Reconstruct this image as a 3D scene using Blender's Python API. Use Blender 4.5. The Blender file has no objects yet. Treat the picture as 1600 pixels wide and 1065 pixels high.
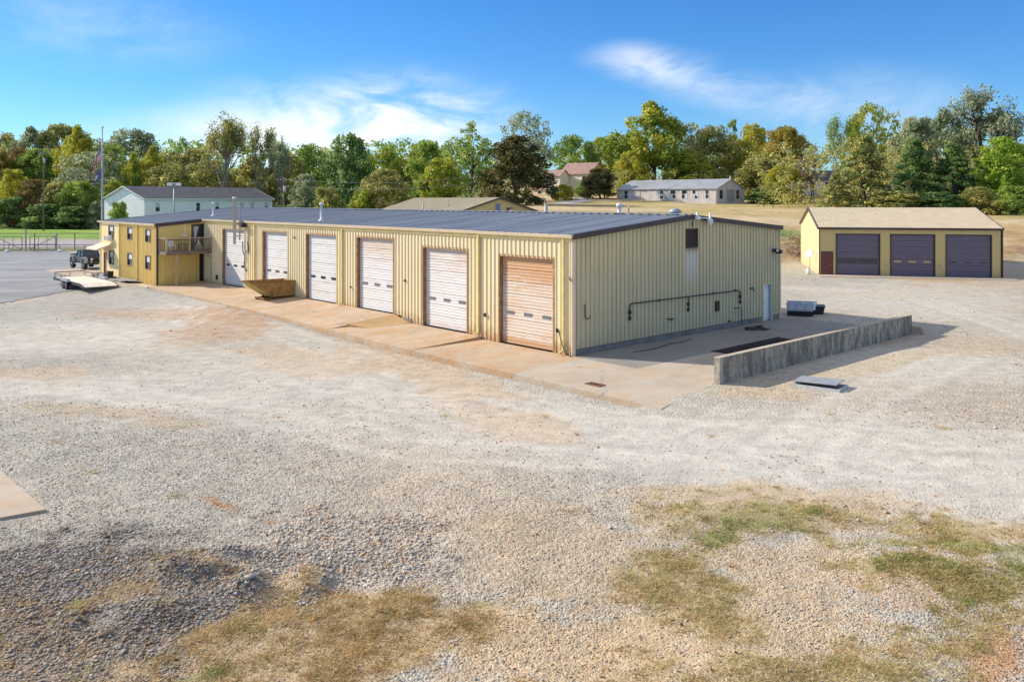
import bpy, math, random
import numpy as np
from mathutils import Vector, Matrix

R = math.radians
scene = bpy.context.scene
COL = scene.collection
rng = np.random.default_rng(7)
random.seed(7)

# ------------------------------------------------------------------ camera
FOC, HOR, CAMH = 1310.0, 312.0, 7.0        # focal length and horizon of the photograph (in its pixels), flying height
cam_data = bpy.data.cameras.new('camera')
cam_data.sensor_width = 36.0
cam_data.lens = FOC / 1600 * 36
cam_data.shift_y = -(532.5 - HOR) / 1600
cam_data.clip_start = 0.1
cam_data.clip_end = 6000
cam = bpy.data.objects.new('camera', cam_data)
cam.location = (0, 0, CAMH)
cam.rotation_euler = (R(90), 0, 0)
COL.objects.link(cam)
scene.camera = cam

# ------------------------------------------------------------------ light
SUN_TO = Vector((-0.943, 0.333, 0.588)).normalized()       # towards the sun
SUN_EL = math.asin(SUN_TO.z)
SUN_AZ = math.atan2(SUN_TO.x, SUN_TO.y)
sd = bpy.data.lights.new('sun', 'SUN')
sd.energy = 4.3
sd.angle = R(0.53)
sd.color = (1.0, 0.91, 0.78)
sun = bpy.data.objects.new('sun', sd)
sun.rotation_euler = (-SUN_TO).to_track_quat('-Z', 'Y').to_euler()
COL.objects.link(sun)

scene.view_settings.view_transform = 'Standard'
scene.view_settings.look = 'None'
scene.view_settings.gamma = 1
scene.view_settings.exposure = 0.50
scene.view_settings.use_curve_mapping = False
scene.cycles.max_bounces = 6
scene.cycles.transparent_max_bounces = 8

class NT:
    """small helper to wire shader nodes"""
    def __init__(s, tree):
        s.t = tree
        s.n = tree.nodes
        s.l = tree.links
    def add(s, typ, **kw):
        nd = s.n.new(typ)
        for k, v in kw.items():
            if k.startswith('i_'):
                key = k[2:]
                key = int(key) if key.isdigit() else key.replace('_', ' ')
                s.put(nd.inputs[key], v)
            else:
                setattr(nd, k, v)
        return nd
    def put(s, sock, v):
        if isinstance(v, bpy.types.NodeSocket):
            s.l.new(v, sock)
        elif isinstance(v, (tuple, list)) and sock.type == 'RGBA' and len(v) == 3:
            sock.default_value = (*v, 1)
        else:
            sock.default_value = v
    def math(s, op, a, b=0.0, clamp=False):
        nd = s.n.new('ShaderNodeMath'); nd.operation = op; nd.use_clamp = clamp
        s.put(nd.inputs[0], a); s.put(nd.inputs[1], b)
        return nd.outputs[0]
    def vmath(s, op, a, b=(0, 0, 0), out=0):
        nd = s.n.new('ShaderNodeVectorMath'); nd.operation = op
        s.put(nd.inputs[0], a)
        if op == 'SCALE': s.put(nd.inputs['Scale'], b)
        else: s.put(nd.inputs[1], b)
        return nd.outputs[out]
    def mix(s, f, a, b, blend='MIX'):
        nd = s.n.new('ShaderNodeMix'); nd.data_type = 'RGBA'; nd.blend_type = blend
        s.put(nd.inputs[0], f); s.put(nd.inputs[6], a); s.put(nd.inputs[7], b)
        return nd.outputs[2]
    def ramp(s, f, lo, hi, a=0.0, b=1.0):
        nd = s.n.new('ShaderNodeMapRange'); nd.interpolation_type = 'SMOOTHSTEP'
        s.put(nd.inputs[0], f); s.put(nd.inputs[1], lo); s.put(nd.inputs[2], hi)
        s.put(nd.inputs[3], a); s.put(nd.inputs[4], b)
        return nd.outputs[0]
    def noise(s, vec, scale, detail=3, rough=0.55, dist=0.0):
        nd = s.n.new('ShaderNodeTexNoise')
        s.put(nd.inputs['Vector'], vec); nd.inputs['Scale'].default_value = scale
        nd.inputs['Detail'].default_value = detail; nd.inputs['Roughness'].default_value = rough
        nd.inputs['Distortion'].default_value = dist
        return nd.outputs[0]

# ------------------------------------------------------------------ sky
world = bpy.data.worlds.new('World')
scene.world = world
world.use_nodes = True
W = NT(world.node_tree)
W.n.clear()
sky = W.add('ShaderNodeTexSky', sky_type='NISHITA', sun_disc=False, sun_elevation=SUN_EL, sun_rotation=SUN_AZ,
            altitude=200, air_density=1.0, dust_density=0.08, ozone_density=4.0)
hs = W.add('ShaderNodeHueSaturation', i_Saturation=1.22, i_Value=1.0, i_Color=sky.outputs[0])
tint = W.mix(1.0, hs.outputs[0], (0.58, 0.83, 1.08), 'MULTIPLY')
wdir = W.add('ShaderNodeTexCoord').outputs['Generated']
def skydir(px, py):
    v = Vector(((px - 800) / FOC, 1, (HOR - py) / FOC)).normalized()
    return tuple(v)
n1 = W.noise(W.vmath('MULTIPLY', wdir, (1, 1, 2.4)), 9, 7, 0.62, 0.5)
n2 = W.noise(W.vmath('MULTIPLY', wdir, (1, 1, 2.0)), 3.0, 4, 0.5, 0.3)
banks = [(skydir(560, 205), (4.4, 4.4, 14), 1.0), (skydir(300, 225), (6, 6, 22), 0.4), (skydir(640, 170), (7, 7, 17), 0.6),
         (skydir(985, 92), (15, 15, 42), 0.5), (skydir(1045, 108), (13, 13, 40), 0.55), (skydir(1110, 132), (13, 13, 38), 0.45), (skydir(1180, 150), (12, 12, 34), 0.3), (skydir(1330, 175), (7, 7, 17), 0.35), (skydir(160, 40), (6, 6, 20), 0.22),
         ((-0.9, 0.3, 0.18), (4, 4, 12), 0.6), ((0.92, 0.2, 0.16), (4, 4, 12), 0.6), ((0.5, -0.8, 0.2), (3.5, 3.5, 11), 0.7),
         ((-0.6, -0.75, 0.14), (3.5, 3.5, 12), 0.7), ((0.1, -0.97, 0.3), (4, 4, 9), 0.5), ((0.3, 0.5, 0.8), (3, 3, 5), 0.3)]
cover = None
for c, sc, a in banks:
    d = W.vmath('LENGTH', W.vmath('MULTIPLY', W.vmath('SUBTRACT', wdir, c), sc), out=1)
    m = W.ramp(d, 0.0, 1.15, a, 0.0)
    cover = m if cover is None else W.math('ADD', cover, m)
cl = W.math('MULTIPLY', cover, W.ramp(W.math('ADD', W.math('MULTIPLY', n1, 0.7), W.math('MULTIPLY', n2, 0.5)), 0.42, 0.78), clamp=True)
# thin high cloud added above the view as neutral fill for the ambient light
el = W.add('ShaderNodeSeparateXYZ', i_0=wdir).outputs[2]
hi = W.math('MULTIPLY', W.ramp(el, 0.26, 0.6, 0.0, 0.6), W.ramp(W.math('ADD', W.math('MULTIPLY', n1, 0.5), W.math('MULTIPLY', n2, 0.6)), 0.38, 0.66))
cl = W.math('MAXIMUM', cl, hi)
skyc = W.mix(cl, tint, (8.6, 8.5, 8.3))
bg = W.add('ShaderNodeBackground', i_Color=skyc, i_Strength=0.105)
W.l.new(bg.outputs[0], W.add('ShaderNodeOutputWorld').inputs[0])

# ------------------------------------------------------------------ materials
def new_mat(name):
    m = bpy.data.materials.new(name)
    m.use_nodes = True
    t = NT(m.node_tree)
    return m, t, t.n['Principled BSDF']

def mat(name, base, rough=0.7, var=0.12, scale=3.0, metal=0.0, bump=0.0, bscale=40.0, stain=None, stain_amt=0.0, stain_scale=(1, 1, 1), stain_lo=0.5, spec=0.35):
    """painted / weathered surface: base colour with soft variation, optional stain of another colour, fine bump"""
    m, t, b = new_mat(name)
    co = t.add('ShaderNodeTexCoord').outputs['Object']
    nz = t.noise(co, scale, 5, 0.6)
    v = t.ramp(nz, 0.3, 0.7, 1 - var, 1 + var)
    c = t.mix(1.0, base, t.add('ShaderNodeCombineColor', i_0=v, i_1=v, i_2=v).outputs[0], 'MULTIPLY')
    if stain:
        s = t.noise(t.vmath('MULTIPLY', co, stain_scale), 1.0, 6, 0.65)
        c = t.mix(t.ramp(s, stain_lo, stain_lo + 0.25, 0.0, stain_amt), c, stain)
    t.put(b.inputs['Base Color'], c)
    b.inputs['Roughness'].default_value = rough
    b.inputs['Metallic'].default_value = metal
    b.inputs['Specular IOR Level'].default_value = spec
    if bump:
        bn = t.add('ShaderNodeBump', i_Height=t.noise(co, bscale, 4, 0.6), i_Strength=bump, i_Distance=0.02)
        t.put(b.inputs['Normal'], bn.outputs[0])
    return m

def siding(name, base, dirt, rust_foot=0.0, streak=0.25):
    """painted steel sheet: vertical run-off streaks, rust creeping up from the foot"""
    m, t, b = new_mat(name)
    co = t.add('ShaderNodeTexCoord').outputs['Object']
    st = t.noise(t.vmath('MULTIPLY', co, (5.0, 5.0, 0.35)), 1.0, 5, 0.6)
    big = t.noise(co, 0.5, 4, 0.55)
    c = t.mix(t.ramp(st, 0.45, 0.8, 0.0, streak), base, dirt)
    c = t.mix(t.ramp(big, 0.45, 0.75, 0.0, 0.3), c, dirt)
    if rust_foot:
        z = t.add('ShaderNodeSeparateXYZ', i_0=co).outputs[2]
        e = t.math('ADD', z, t.math('MULTIPLY', t.noise(co, 2.5, 5, 0.7), -1.3))
        c = t.mix(t.ramp(e, -0.7, 0.25, rust_foot, 0.0), c, (0.42, 0.2, 0.06))
    t.put(b.inputs['Base Color'], c)
    b.inputs['Roughness'].default_value = 0.55
    b.inputs['Specular IOR Level'].default_value = 0.3
    return m

def door_paint(name, base, rust, amount, top=0.0, foot=0.0, height=4.25):
    """overhead-door paint chalked and rusting in horizontal bands; top / foot: extra rust there"""
    m, t, b = new_mat(name)
    co = t.add('ShaderNodeTexCoord').outputs['Object']
    po = t.add('ShaderNodeNewGeometry').outputs['Position']
    s = t.noise(t.vmath('MULTIPLY', po, (0.7, 0.7, 6.0)), 1.0, 6, 0.65)
    f = t.noise(t.vmath('MULTIPLY', po, (3, 3, 9)), 1.0, 5, 0.7)
    z = t.math('DIVIDE', t.add('ShaderNodeSeparateXYZ', i_0=co).outputs[2], height)
    a = t.math('ADD', t.math('MULTIPLY', t.ramp(z, 0.55, 0.95), top), t.math('MULTIPLY', t.ramp(z, 0.12, 0.0), foot))
    k = t.math('ADD', t.math('ADD', t.math('MULTIPLY', s, 0.75), t.math('MULTIPLY', f, 0.35)), a)
    c = t.mix(t.ramp(k, 0.47, 0.85, 0.0, amount), base, rust)
    t.put(b.inputs['Base Color'], c)
    b.inputs['Roughness'].default_value = 0.6
    return m

def glass(name, base=(0.03, 0.04, 0.05)):
    m, t, b = new_mat(name)
    b.inputs['Base Color'].default_value = (*base, 1)
    b.inputs['Roughness'].default_value = 0.12
    b.inputs['Specular IOR Level'].default_value = 0.7
    return m

M = {}
M['cream'] = siding('cream_siding', (0.79, 0.67, 0.41), (0.62, 0.50, 0.28), 0.75)
def gable_siding():
    """cream sheets with the shade of the ribs painted in as dark lines, a grey water line and a washed-out patch under the louvre"""
    m, t, b = new_mat('cream_gable_siding')
    co = t.add('ShaderNodeTexCoord').outputs['Object']
    sp = t.add('ShaderNodeSeparateXYZ', i_0=co)
    y, z = sp.outputs[1], sp.outputs[2]
    st = t.noise(t.vmath('MULTIPLY', co, (5.0, 4.0, 0.3)), 1.0, 5, 0.6)
    big = t.noise(co, 0.45, 4, 0.55)
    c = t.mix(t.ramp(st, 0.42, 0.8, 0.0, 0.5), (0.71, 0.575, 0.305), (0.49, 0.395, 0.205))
    low = t.math('ADD', z, t.math('MULTIPLY', big, -1.6))
    c = t.mix(t.ramp(low, 3.9, 2.2, 0.0, 0.38), c, (0.54, 0.49, 0.36))
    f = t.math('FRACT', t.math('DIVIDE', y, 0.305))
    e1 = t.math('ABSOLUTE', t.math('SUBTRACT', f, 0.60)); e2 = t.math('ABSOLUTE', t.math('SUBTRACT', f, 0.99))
    rib_shade = t.math('MAXIMUM', t.ramp(e1, 0.13, 0.03), t.math('MULTIPLY', t.ramp(e2, 0.1, 0.02), 0.6))  # dark lines along each rib foot stand in for its shade
    c = t.mix(t.math('MULTIPLY', rib_shade, t.ramp(st, 0.2, 0.7, 0.35, 0.8)), c, (0.30, 0.24, 0.125))
    pa = t.math('MULTIPLY', t.ramp(t.math('ABSOLUTE', t.math('SUBTRACT', y, 8.93)), 0.62, 0.42), t.math('MULTIPLY', t.ramp(z, 4.5, 4.3), t.ramp(z, 2.4, 3.6)))
    c = t.mix(t.math('MULTIPLY', pa, 0.65), c, (0.66, 0.64, 0.58))
    ru = t.math('MULTIPLY', t.ramp(t.math('ABSOLUTE', t.math('SUBTRACT', y, 8.93)), 0.55, 0.45), t.math('MULTIPLY', t.ramp(z, 4.56, 4.5), t.ramp(z, 4.15, 4.5)))
    c = t.mix(t.math('MULTIPLY', ru, 0.6), c, (0.30, 0.17, 0.08))
    t.put(b.inputs['Base Color'], c); b.inputs['Roughness'].default_value = 0.55
    return m
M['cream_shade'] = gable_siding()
M['ochre'] = siding('yellow_siding', (0.84, 0.60, 0.19), (0.66, 0.44, 0.13), 0.35)
M['pale_yellow'] = siding('pale_yellow_siding', (0.86, 0.70, 0.34), (0.70, 0.54, 0.25), 0.3)
M['trim_cream'] = mat('cream_trim', (0.74, 0.60, 0.42), 0.5, 0.08, 2, stain=(0.5, 0.3, 0.15), stain_amt=0.5, stain_scale=(2, 2, 2), stain_lo=0.55)
M['trim_yellow'] = mat('yellow_trim', (0.70, 0.58, 0.24), 0.5, 0.1, 2)
M['trim_brown'] = mat('dark_brown_trim', (0.075, 0.05, 0.045), 0.5, 0.15, 2)
M['jamb'] = mat('rusty_jamb', (0.33, 0.19, 0.09), 0.8, 0.25, 4, stain=(0.55, 0.4, 0.24), stain_amt=0.7, stain_scale=(4, 4, 2))
def roof_mat():
    m, t, b = new_mat('weathered_steel_roof')
    co = t.add('ShaderNodeTexCoord').outputs['Object']
    st = t.noise(t.vmath('MULTIPLY', co, (3.5, 0.12, 0.12)), 1.0, 5, 0.6)
    pt = t.noise(co, 0.25, 4, 0.6)
    c = t.mix(t.ramp(st, 0.3, 0.75), (0.14, 0.165, 0.195), (0.27, 0.30, 0.33))
    c = t.mix(t.ramp(pt, 0.5, 0.75, 0, 0.5), c, (0.26, 0.27, 0.28))
    t.put(b.inputs['Base Color'], c)
    b.inputs['Metallic'].default_value = 0.2
    t.put(b.inputs['Roughness'], t.ramp(st, 0.3, 0.7, 0.38, 0.55))
    return m
M['roof_steel'] = roof_mat()
M['roof_tan'] = mat('tan_steel_roof', (0.56, 0.465, 0.30), 0.6, 0.07, 1)
M['wall_mustard'] = siding('mustard_siding', (0.65, 0.495, 0.205), (0.55, 0.42, 0.17), 0.1, 0.15)
M['garage_gable'] = siding('garage_gable_siding', (0.66, 0.54, 0.30), (0.58, 0.46, 0.25), 0.2)
M['door_white'] = door_paint('white_door_paint', (0.72, 0.71, 0.69), (0.56, 0.46, 0.35), 0.75)
M['door_chalk'] = door_paint('chalky_door_paint', (0.74, 0.72, 0.70), (0.63, 0.47, 0.34), 0.8, top=0.2)
M['door_streak'] = door_paint('streaked_door_paint', (0.75, 0.73, 0.71), (0.64, 0.47, 0.35), 0.8, top=0.14, foot=0.12)
M['door_rust'] = door_paint('rusty_door_paint', (0.72, 0.62, 0.51), (0.60, 0.33, 0.15), 0.92, top=0.36, foot=0.55)
M['door_purple'] = door_paint('faded_purple_door_paint', (0.17, 0.135, 0.175), (0.24, 0.20, 0.23), 0.5)
M['door_maroon'] = mat('maroon_door', (0.17, 0.055, 0.045), 0.5, 0.1, 3)
M['glass'] = glass('window_glass')
M['glass_grey'] = glass('dusty_glass', (0.16, 0.17, 0.18))
M['glass_purple'] = glass('dark_door_glass', (0.03, 0.025, 0.045))
M['curtain'] = mat('pale_curtain', (0.55, 0.58, 0.62), 0.9, 0.1, 6)
M['brown_frame'] = mat('brown_window_frame', (0.16, 0.10, 0.06), 0.6)
M['white'] = mat('white_paint', (0.80, 0.80, 0.78), 0.5, 0.05, 2)
M['white_siding'] = mat('white_lap_siding', (0.86, 0.86, 0.86), 0.6, 0.04, 1)
M['shingle'] = mat('grey_shingle', (0.115, 0.115, 0.125), 0.9, 0.25, 1.2, bump=0.5, bscale=9)
M['shingle_red'] = mat('red_brown_shingle', (0.34, 0.22, 0.18), 0.9, 0.2, 1.2)
M['grey_tin'] = mat('grey_tin_roof', (0.42, 0.43, 0.44), 0.5, 0.1, 0.4, metal=0.3)
M['grey_wall'] = mat('grey_board_wall', (0.60, 0.55, 0.52), 0.8, 0.12, 0.8, stain=(0.42, 0.38, 0.35), stain_amt=0.6, stain_scale=(2, 2, .4))
M['beige'] = mat('beige_siding', (0.78, 0.71, 0.56), 0.7, 0.08, 1)
M['metal'] = mat('galvanised_metal', (0.56, 0.56, 0.56), 0.5, 0.15, 5, metal=0.3)
M['dull_metal'] = mat('dull_grey_metal', (0.36, 0.37, 0.38), 0.55, 0.15, 5, metal=0.3)
M['dark_metal'] = mat('dark_metal', (0.045, 0.045, 0.05), 0.5, 0.2, 5, metal=0.3)
M['pvc'] = mat('white_pvc', (0.78, 0.77, 0.76), 0.4, 0.05, 5)
M['black_pipe'] = mat('black_pipe', (0.06, 0.055, 0.05), 0.6)
M['rusty_louvre'] = mat('rusty_louvre', (0.085, 0.055, 0.04), 0.8, 0.3, 6, stain=(0.17, 0.075, 0.03), stain_amt=0.9, stain_scale=(3, 3, 3))
M['concrete'] = mat('grey_concrete', (0.24, 0.225, 0.20), 0.9, 0.2, 1.0, bump=0.25, bscale=20)
M['wood_rail'] = mat('weathered_wood', (0.20, 0.15, 0.11), 0.85, 0.25, 5)
M['wood_pale'] = mat('pale_wood', (0.44, 0.34, 0.22), 0.85, 0.2, 5)
M['deck_wood'] = mat('bleached_deck_plank', (0.74, 0.68, 0.55), 0.85, 0.15, 2.5, stain=(0.55, 0.49, 0.38), stain_amt=0.6, stain_scale=(3, 1, 1))
M['rubber'] = mat('black_rubber', (0.025, 0.025, 0.026), 0.85)
M['truck_black'] = mat('black_car_paint', (0.020, 0.021, 0.025), 0.25, 0.1, 3, spec=0.6)
M['rim'] = mat('silver_rim', (0.62, 0.62, 0.62), 0.35, 0.05, 5, metal=0.5)
M['lamp_glass'] = mat('lamp_glass', (0.75, 0.75, 0.72), 0.2, 0.02)
M['red_lens'] = mat('red_lens', (0.4, 0.03, 0.03), 0.3, 0.02)
M['hopper'] = mat('rusty_green_paint', (0.33, 0.19, 0.06), 0.85, 0.25, 2.5, stain=(0.36, 0.34, 0.10), stain_amt=0.85, stain_scale=(1.6, 1.6, 1.6), stain_lo=0.47, bump=0.2, bscale=15)
M['hopper_green'] = mat('peeling_green_paint', (0.40, 0.40, 0.12), 0.8, 0.2, 2.5, stain=(0.33, 0.15, 0.05), stain_amt=0.9, stain_scale=(1.8, 1.8, 1.8), stain_lo=0.52)
M['rust'] = mat('brown_rust', (0.22, 0.10, 0.045), 0.9, 0.3, 4)
M['bark'] = mat('grey_brown_bark', (0.115, 0.09, 0.07), 0.95, 0.3, 3, bump=0.5, bscale=12)
M['pale_bark'] = mat('pale_grey_bark', (0.25, 0.22, 0.19), 0.95, 0.3, 3)
M['rock'] = mat('tan_rock', (0.42, 0.33, 0.24), 0.9, 0.25, 3, bump=0.5, bscale=8)
M['wood_pole'] = mat('grey_timber_pole', (0.17, 0.14, 0.115), 0.9, 0.2, 3)
M['dry_brush'] = mat('dead_brush_twigs', (0.24, 0.17, 0.13), 0.95, 0.3, 3)

# ------------------------------------------------------------------ mesh helpers
class MB:
    """collects shapes, then links them as ONE mesh object"""
    def __init__(s): s.v = []; s.f = []
    def poly(s, pts):
        n = len(s.v); s.v += [tuple(p) for p in pts]; s.f.append(tuple(range(n, n + len(pts)))); return s
    def box(s, x0, y0, z0, x1, y1, z1):
        n = len(s.v)
        s.v += [(x0, y0, z0), (x1, y0, z0), (x1, y1, z0), (x0, y1, z0), (x0, y0, z1), (x1, y0, z1), (x1, y1, z1), (x0, y1, z1)]
        s.f += [tuple(n + i for i in q) for q in ((3, 2, 1, 0), (4, 5, 6, 7), (0, 1, 5, 4), (1, 2, 6, 5), (2, 3, 7, 6), (3, 0, 4, 7))]
        return s
    def hexa(s, lo, hi):
        """lo, hi: four points each, counter-clockwise seen from above"""
        n = len(s.v); s.v += [tuple(p) for p in lo] + [tuple(p) for p in hi]
        s.f += [tuple(n + i for i in q) for q in ((3, 2, 1, 0), (4, 5, 6, 7), (0, 1, 5, 4), (1, 2, 6, 5), (2, 3, 7, 6), (3, 0, 4, 7))]
        return s
    def beam(s, a, b, w, h=None):
        a, b = Vector(a), Vector(b); h = h or w
        d = (b - a).normalized()
        x = d.cross(Vector((0, 0, 1)))
        x = Vector((1, 0, 0)) if x.length < 1e-3 else x.normalized()
        y = x.cross(d)
        q = [x * (w / 2) * i + y * (h / 2) * j for i, j in ((-1, -1), (1, -1), (1, 1), (-1, 1))]
        return s.hexa([a + k for k in q], [b + k for k in q])
    def tube(s, pts, r, n=8, cap=True):
        pts = [Vector(p) for p in pts]
        rs = r if isinstance(r, (list, tuple)) else [r] * len(pts)
        base = len(s.v); up = None
        for i, p in enumerate(pts):
            d = (pts[min(i + 1, len(pts) - 1)] - pts[max(i - 1, 0)]).normalized()
            if up is None:
                up = Vector((1, 0, 0)) if abs(d.x) < 0.8 else Vector((0, 1, 0))
            x = (up - d * up.dot(d)).normalized(); up = x; y = d.cross(x)
            for k in range(n):
                a = 2 * math.pi * k / n
                s.v.append(tuple(p + (x * math.cos(a) + y * math.sin(a)) * rs[i]))
        for i in range(len(pts) - 1):
            for k in range(n):
                a, b = base + i * n + k, base + i * n + (k + 1) % n
                s.f.append((a, b, b + n, a + n))
        if cap:
            s.f.append(tuple(base + k for k in reversed(range(n))))
            e = base + (len(pts) - 1) * n
            s.f.append(tuple(e + k for k in range(n)))
        return s
    def lathe(s, prof, n=16, axis='z', at=(0, 0, 0)):
        base = len(s.v); at = Vector(at)
        for r, h in prof:
            for k in range(n):
                a = 2 * math.pi * k / n
                c, d = r * math.cos(a), r * math.sin(a)
                p = (c, d, h) if axis == 'z' else ((h, c, d) if axis == 'x' else (d, h, c))
                s.v.append(tuple(at + Vector(p)))
        for i in range(len(prof) - 1):
            for k in range(n):
                a, b = base + i * n + k, base + i * n + (k + 1) % n
                s.f.append((a, b, b + n, a + n))
        s.f.append(tuple(base + k for k in reversed(range(n))))
        e = base + (len(prof) - 1) * n
        s.f.append(tuple(e + k for k in range(n)))
        return s
    def prism(s, prof, axis, a, b):
        """closed 2-D outline pushed from a to b along axis; outline coords are the other two axes in x, y, z order"""
        def P(u, v, w): return {'x': (w, u, v), 'y': (u, w, v), 'z': (u, v, w)}[axis]
        n = len(s.v); k = len(prof)
        s.v += [P(u, v, a) for u, v in prof] + [P(u, v, b) for u, v in prof]
        s.f += [(n + i, n + (i + 1) % k, n + k + (i + 1) % k, n + k + i) for i in range(k)]
        s.f += [tuple(n + i for i in reversed(range(k))), tuple(n + k + i for i in range(k))]
        return s
    def mesh(s, name, m, smooth=False):
        me = bpy.data.meshes.new(name)
        me.from_pydata(s.v, [], s.f)
        import bmesh
        bm = bmesh.new(); bm.from_mesh(me)
        bmesh.ops.recalc_face_normals(bm, faces=bm.faces)
        bm.to_mesh(me); bm.free()
        if smooth: me.polygons.foreach_set('use_smooth', [True] * len(me.polygons))
        me.materials.append(m)
        me.update()
        return me
    def build(s, name, m, parent=None, smooth=False, loc=None):
        return put(name, s.mesh(name, m, smooth), parent, loc)

def put(name, me, parent=None, loc=None):
    o = bpy.data.objects.new(name, me)
    COL.objects.link(o)
    if parent is not None: o.parent = parent
    if loc is not None: o.location = loc
    return o

def tag(o, label=None, cat=None, group=None, kind=None):
    for k, v in (('label', label), ('category', cat), ('group', group), ('kind', kind)):
        if v: o[k] = v
    return o

def thing(name, label, cat, loc=(0, 0, 0), rz=0.0, group=None):
    o = bpy.data.objects.new(name, None)
    COL.objects.link(o)
    o.location = loc; o.rotation_euler = (0, 0, rz)
    o.empty_display_size = 0.3
    return tag(o, label, cat, group)

def copy_tree(o, parent=None):
    c = o.copy(); COL.objects.link(c)
    if parent is not None: c.parent = parent
    for ch in o.children: copy_tree(ch, c)
    return c

def np_mesh(name, verts, tris, m, attrs=None, smooth=False):
    """mesh straight from arrays; tris is (n, k) with k = 3 or 4; attrs: name -> (n_verts,) float or (n_verts, 3) colour"""
    me = bpy.data.meshes.new(name)
    k = tris.shape[1]
    me.vertices.add(len(verts)); me.vertices.foreach_set('co', np.ascontiguousarray(verts, dtype=np.float32).ravel())
    me.loops.add(tris.size); me.loops.foreach_set('vertex_index', np.ascontiguousarray(tris, dtype=np.int32).ravel())
    me.polygons.add(len(tris)); me.polygons.foreach_set('loop_start', np.arange(len(tris), dtype=np.int32) * k)
    if smooth: me.polygons.foreach_set('use_smooth', np.ones(len(tris), dtype=bool))
    me.update(calc_edges=True)
    for nm, a in (attrs or {}).items():
        if a.ndim == 1:
            at = me.attributes.new(nm, 'FLOAT', 'POINT'); at.data.foreach_set('value', a.astype(np.float32))
        else:
            at = me.attributes.new(nm, 'FLOAT_COLOR', 'POINT')
            at.data.foreach_set('color', np.concatenate([a, np.ones((len(a), 1))], 1).astype(np.float32).ravel())
    me.materials.append(m)
    return me

# value noise on arrays
_tab = rng.random((256, 256))
def vnoise(x, y, sx=0, sy=0):
    x = np.asarray(x, float) + sx * 17.3; y = np.asarray(y, float) + sy * 31.7
    xi = np.floor(x).astype(int); yi = np.floor(y).astype(int)
    fx = x - xi; fy = y - yi
    fx = fx * fx * (3 - 2 * fx); fy = fy * fy * (3 - 2 * fy)
    a = _tab[xi & 255, yi & 255]; b = _tab[(xi + 1) & 255, yi & 255]
    c = _tab[xi & 255, (yi + 1) & 255]; d = _tab[(xi + 1) & 255, (yi + 1) & 255]
    return (a * (1 - fx) + b * fx) * (1 - fy) + (c * (1 - fx) + d * fx) * fy
def fbm(x, y, f, o=4, s=0):
    t = 0; a = 0.5; n = 0
    for i in range(o):
        t = t + a * vnoise(np.asarray(x) * f, np.asarray(y) * f, s + i, s * 2 + i); n += a; a *= 0.55; f *= 2.03
    return t / n
def sstep(x, a, b):
    t = np.clip((np.asarray(x, float) - a) / (b - a), 0, 1)
    return t * t * (3 - 2 * t)
def spot(px, py, z=0.0):
    """where the sight line through a photograph pixel meets the height z"""
    Y = FOC * (CAMH - z) / (py - HOR)
    return ((px - 800) / FOC * Y, Y)
# ------------------------------------------------------------------ building frames
BU = Vector((-0.6755, 0.7374, 0))          # along the long front of the workshop, away from the near corner
BV = Vector((0.7374, 0.6755, 0))           # along its gable wall
C0 = Vector((2.755, 37.6, 0))              # near corner of the workshop
B_ANG = math.atan2(-0.7374, 0.6755)        # local x = -BU, local y = BV
def to_local(x, y):
    dx, dy = np.asarray(x) - C0.x, np.asarray(y) - C0.y
    return -(dx * BU.x + dy * BU.y), dx * BV.x + dy * BV.y
def to_world(lx, ly, z=0.0):
    p = C0 - BU * lx + BV * ly
    return (p.x, p.y, z)

# ------------------------------------------------------------------ terrain
def terrain(x, y, detail=True):
    x = np.asarray(x, float); y = np.asarray(y, float)
    right = np.interp(y, [0, 92, 97, 105, 115, 135, 160, 185, 230, 300, 500, 1500], [0, 0, 1.9, 3.1, 4.1, 5.2, 6.0, 6.5, 8.8, 13, 20, 22])
    right = np.where(x > 36, np.interp(y - np.clip((x - 36) * 0.0, 0, 8), [0, 84, 92, 105, 115, 135, 160, 185, 230, 300, 500, 1500],
                     [0, 0, 1.2, 3.0, 4.0, 5.0, 5.6, 6.2, 8.8, 13, 20, 22]), right)
    left = np.interp(y, [0, 150, 190, 205, 230, 300, 400, 1500], [0, 0, 0.4, 1.5, 5, 14, 22, 22])
    w = sstep(x + (y - 100) * 0.12, -14, 2)
    z = left * (1 - w) + right * w
    # the yard falls away a little in front of the workshop and towards the camera
    lx, ly = to_local(x, y)
    yard = sstep(ly, -1.0, -6.0) * sstep(y, 75, 55)
    z = z - 0.20 * yard
    inner = sstep(ly, -10.0, -4.8) * sstep(lx, -9, -24) * sstep(ly, 16, 10) * sstep(y, 90, 72)
    z = z + 0.42 * inner * sstep(lx, -60, -48)
    if detail:
        near = sstep(y, 60, 25)
        z = z + (fbm(x, y, 0.18, 3, 3) - 0.5) * 0.22 * near * sstep(ly, -4.6, -7)
        z = z + (fbm(x, y, 0.9, 3, 9) - 0.5) * 0.10 * sstep(y, 34, 18) * sstep(ly, -4.8, -6)
        # heaps and ruts of coarse stone in the near left corner
        for px, py, rx, ry, h in HEAPS:
            cx, cy = spot(px, py)
            d = ((x - cx) / rx) ** 2 + ((y - cy) / ry) ** 2
            z = z + h * np.exp(-d ** 1.4) * (0.1 + 0.95 * fbm(x, y, 2.3, 3, 21))
        px0, py0 = spot(0, 780, -.1)
        k = np.exp(-(((x - px0 + 0.6) / 2.2) ** 4 + ((y - py0) / 2.4) ** 4))
        z = z * (1 - k) + (-0.16) * k
        far = sstep(y, 95, 130)
        z = z + (fbm(x, y, 0.05, 3, 30) - 0.5) * 0.8 * far
        z = z + (fbm(x, y, 0.35, 3, 33) - 0.5) * 0.5 * sstep(y, 93, 100) * sstep(y, 125, 110) * w
    return z
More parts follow.
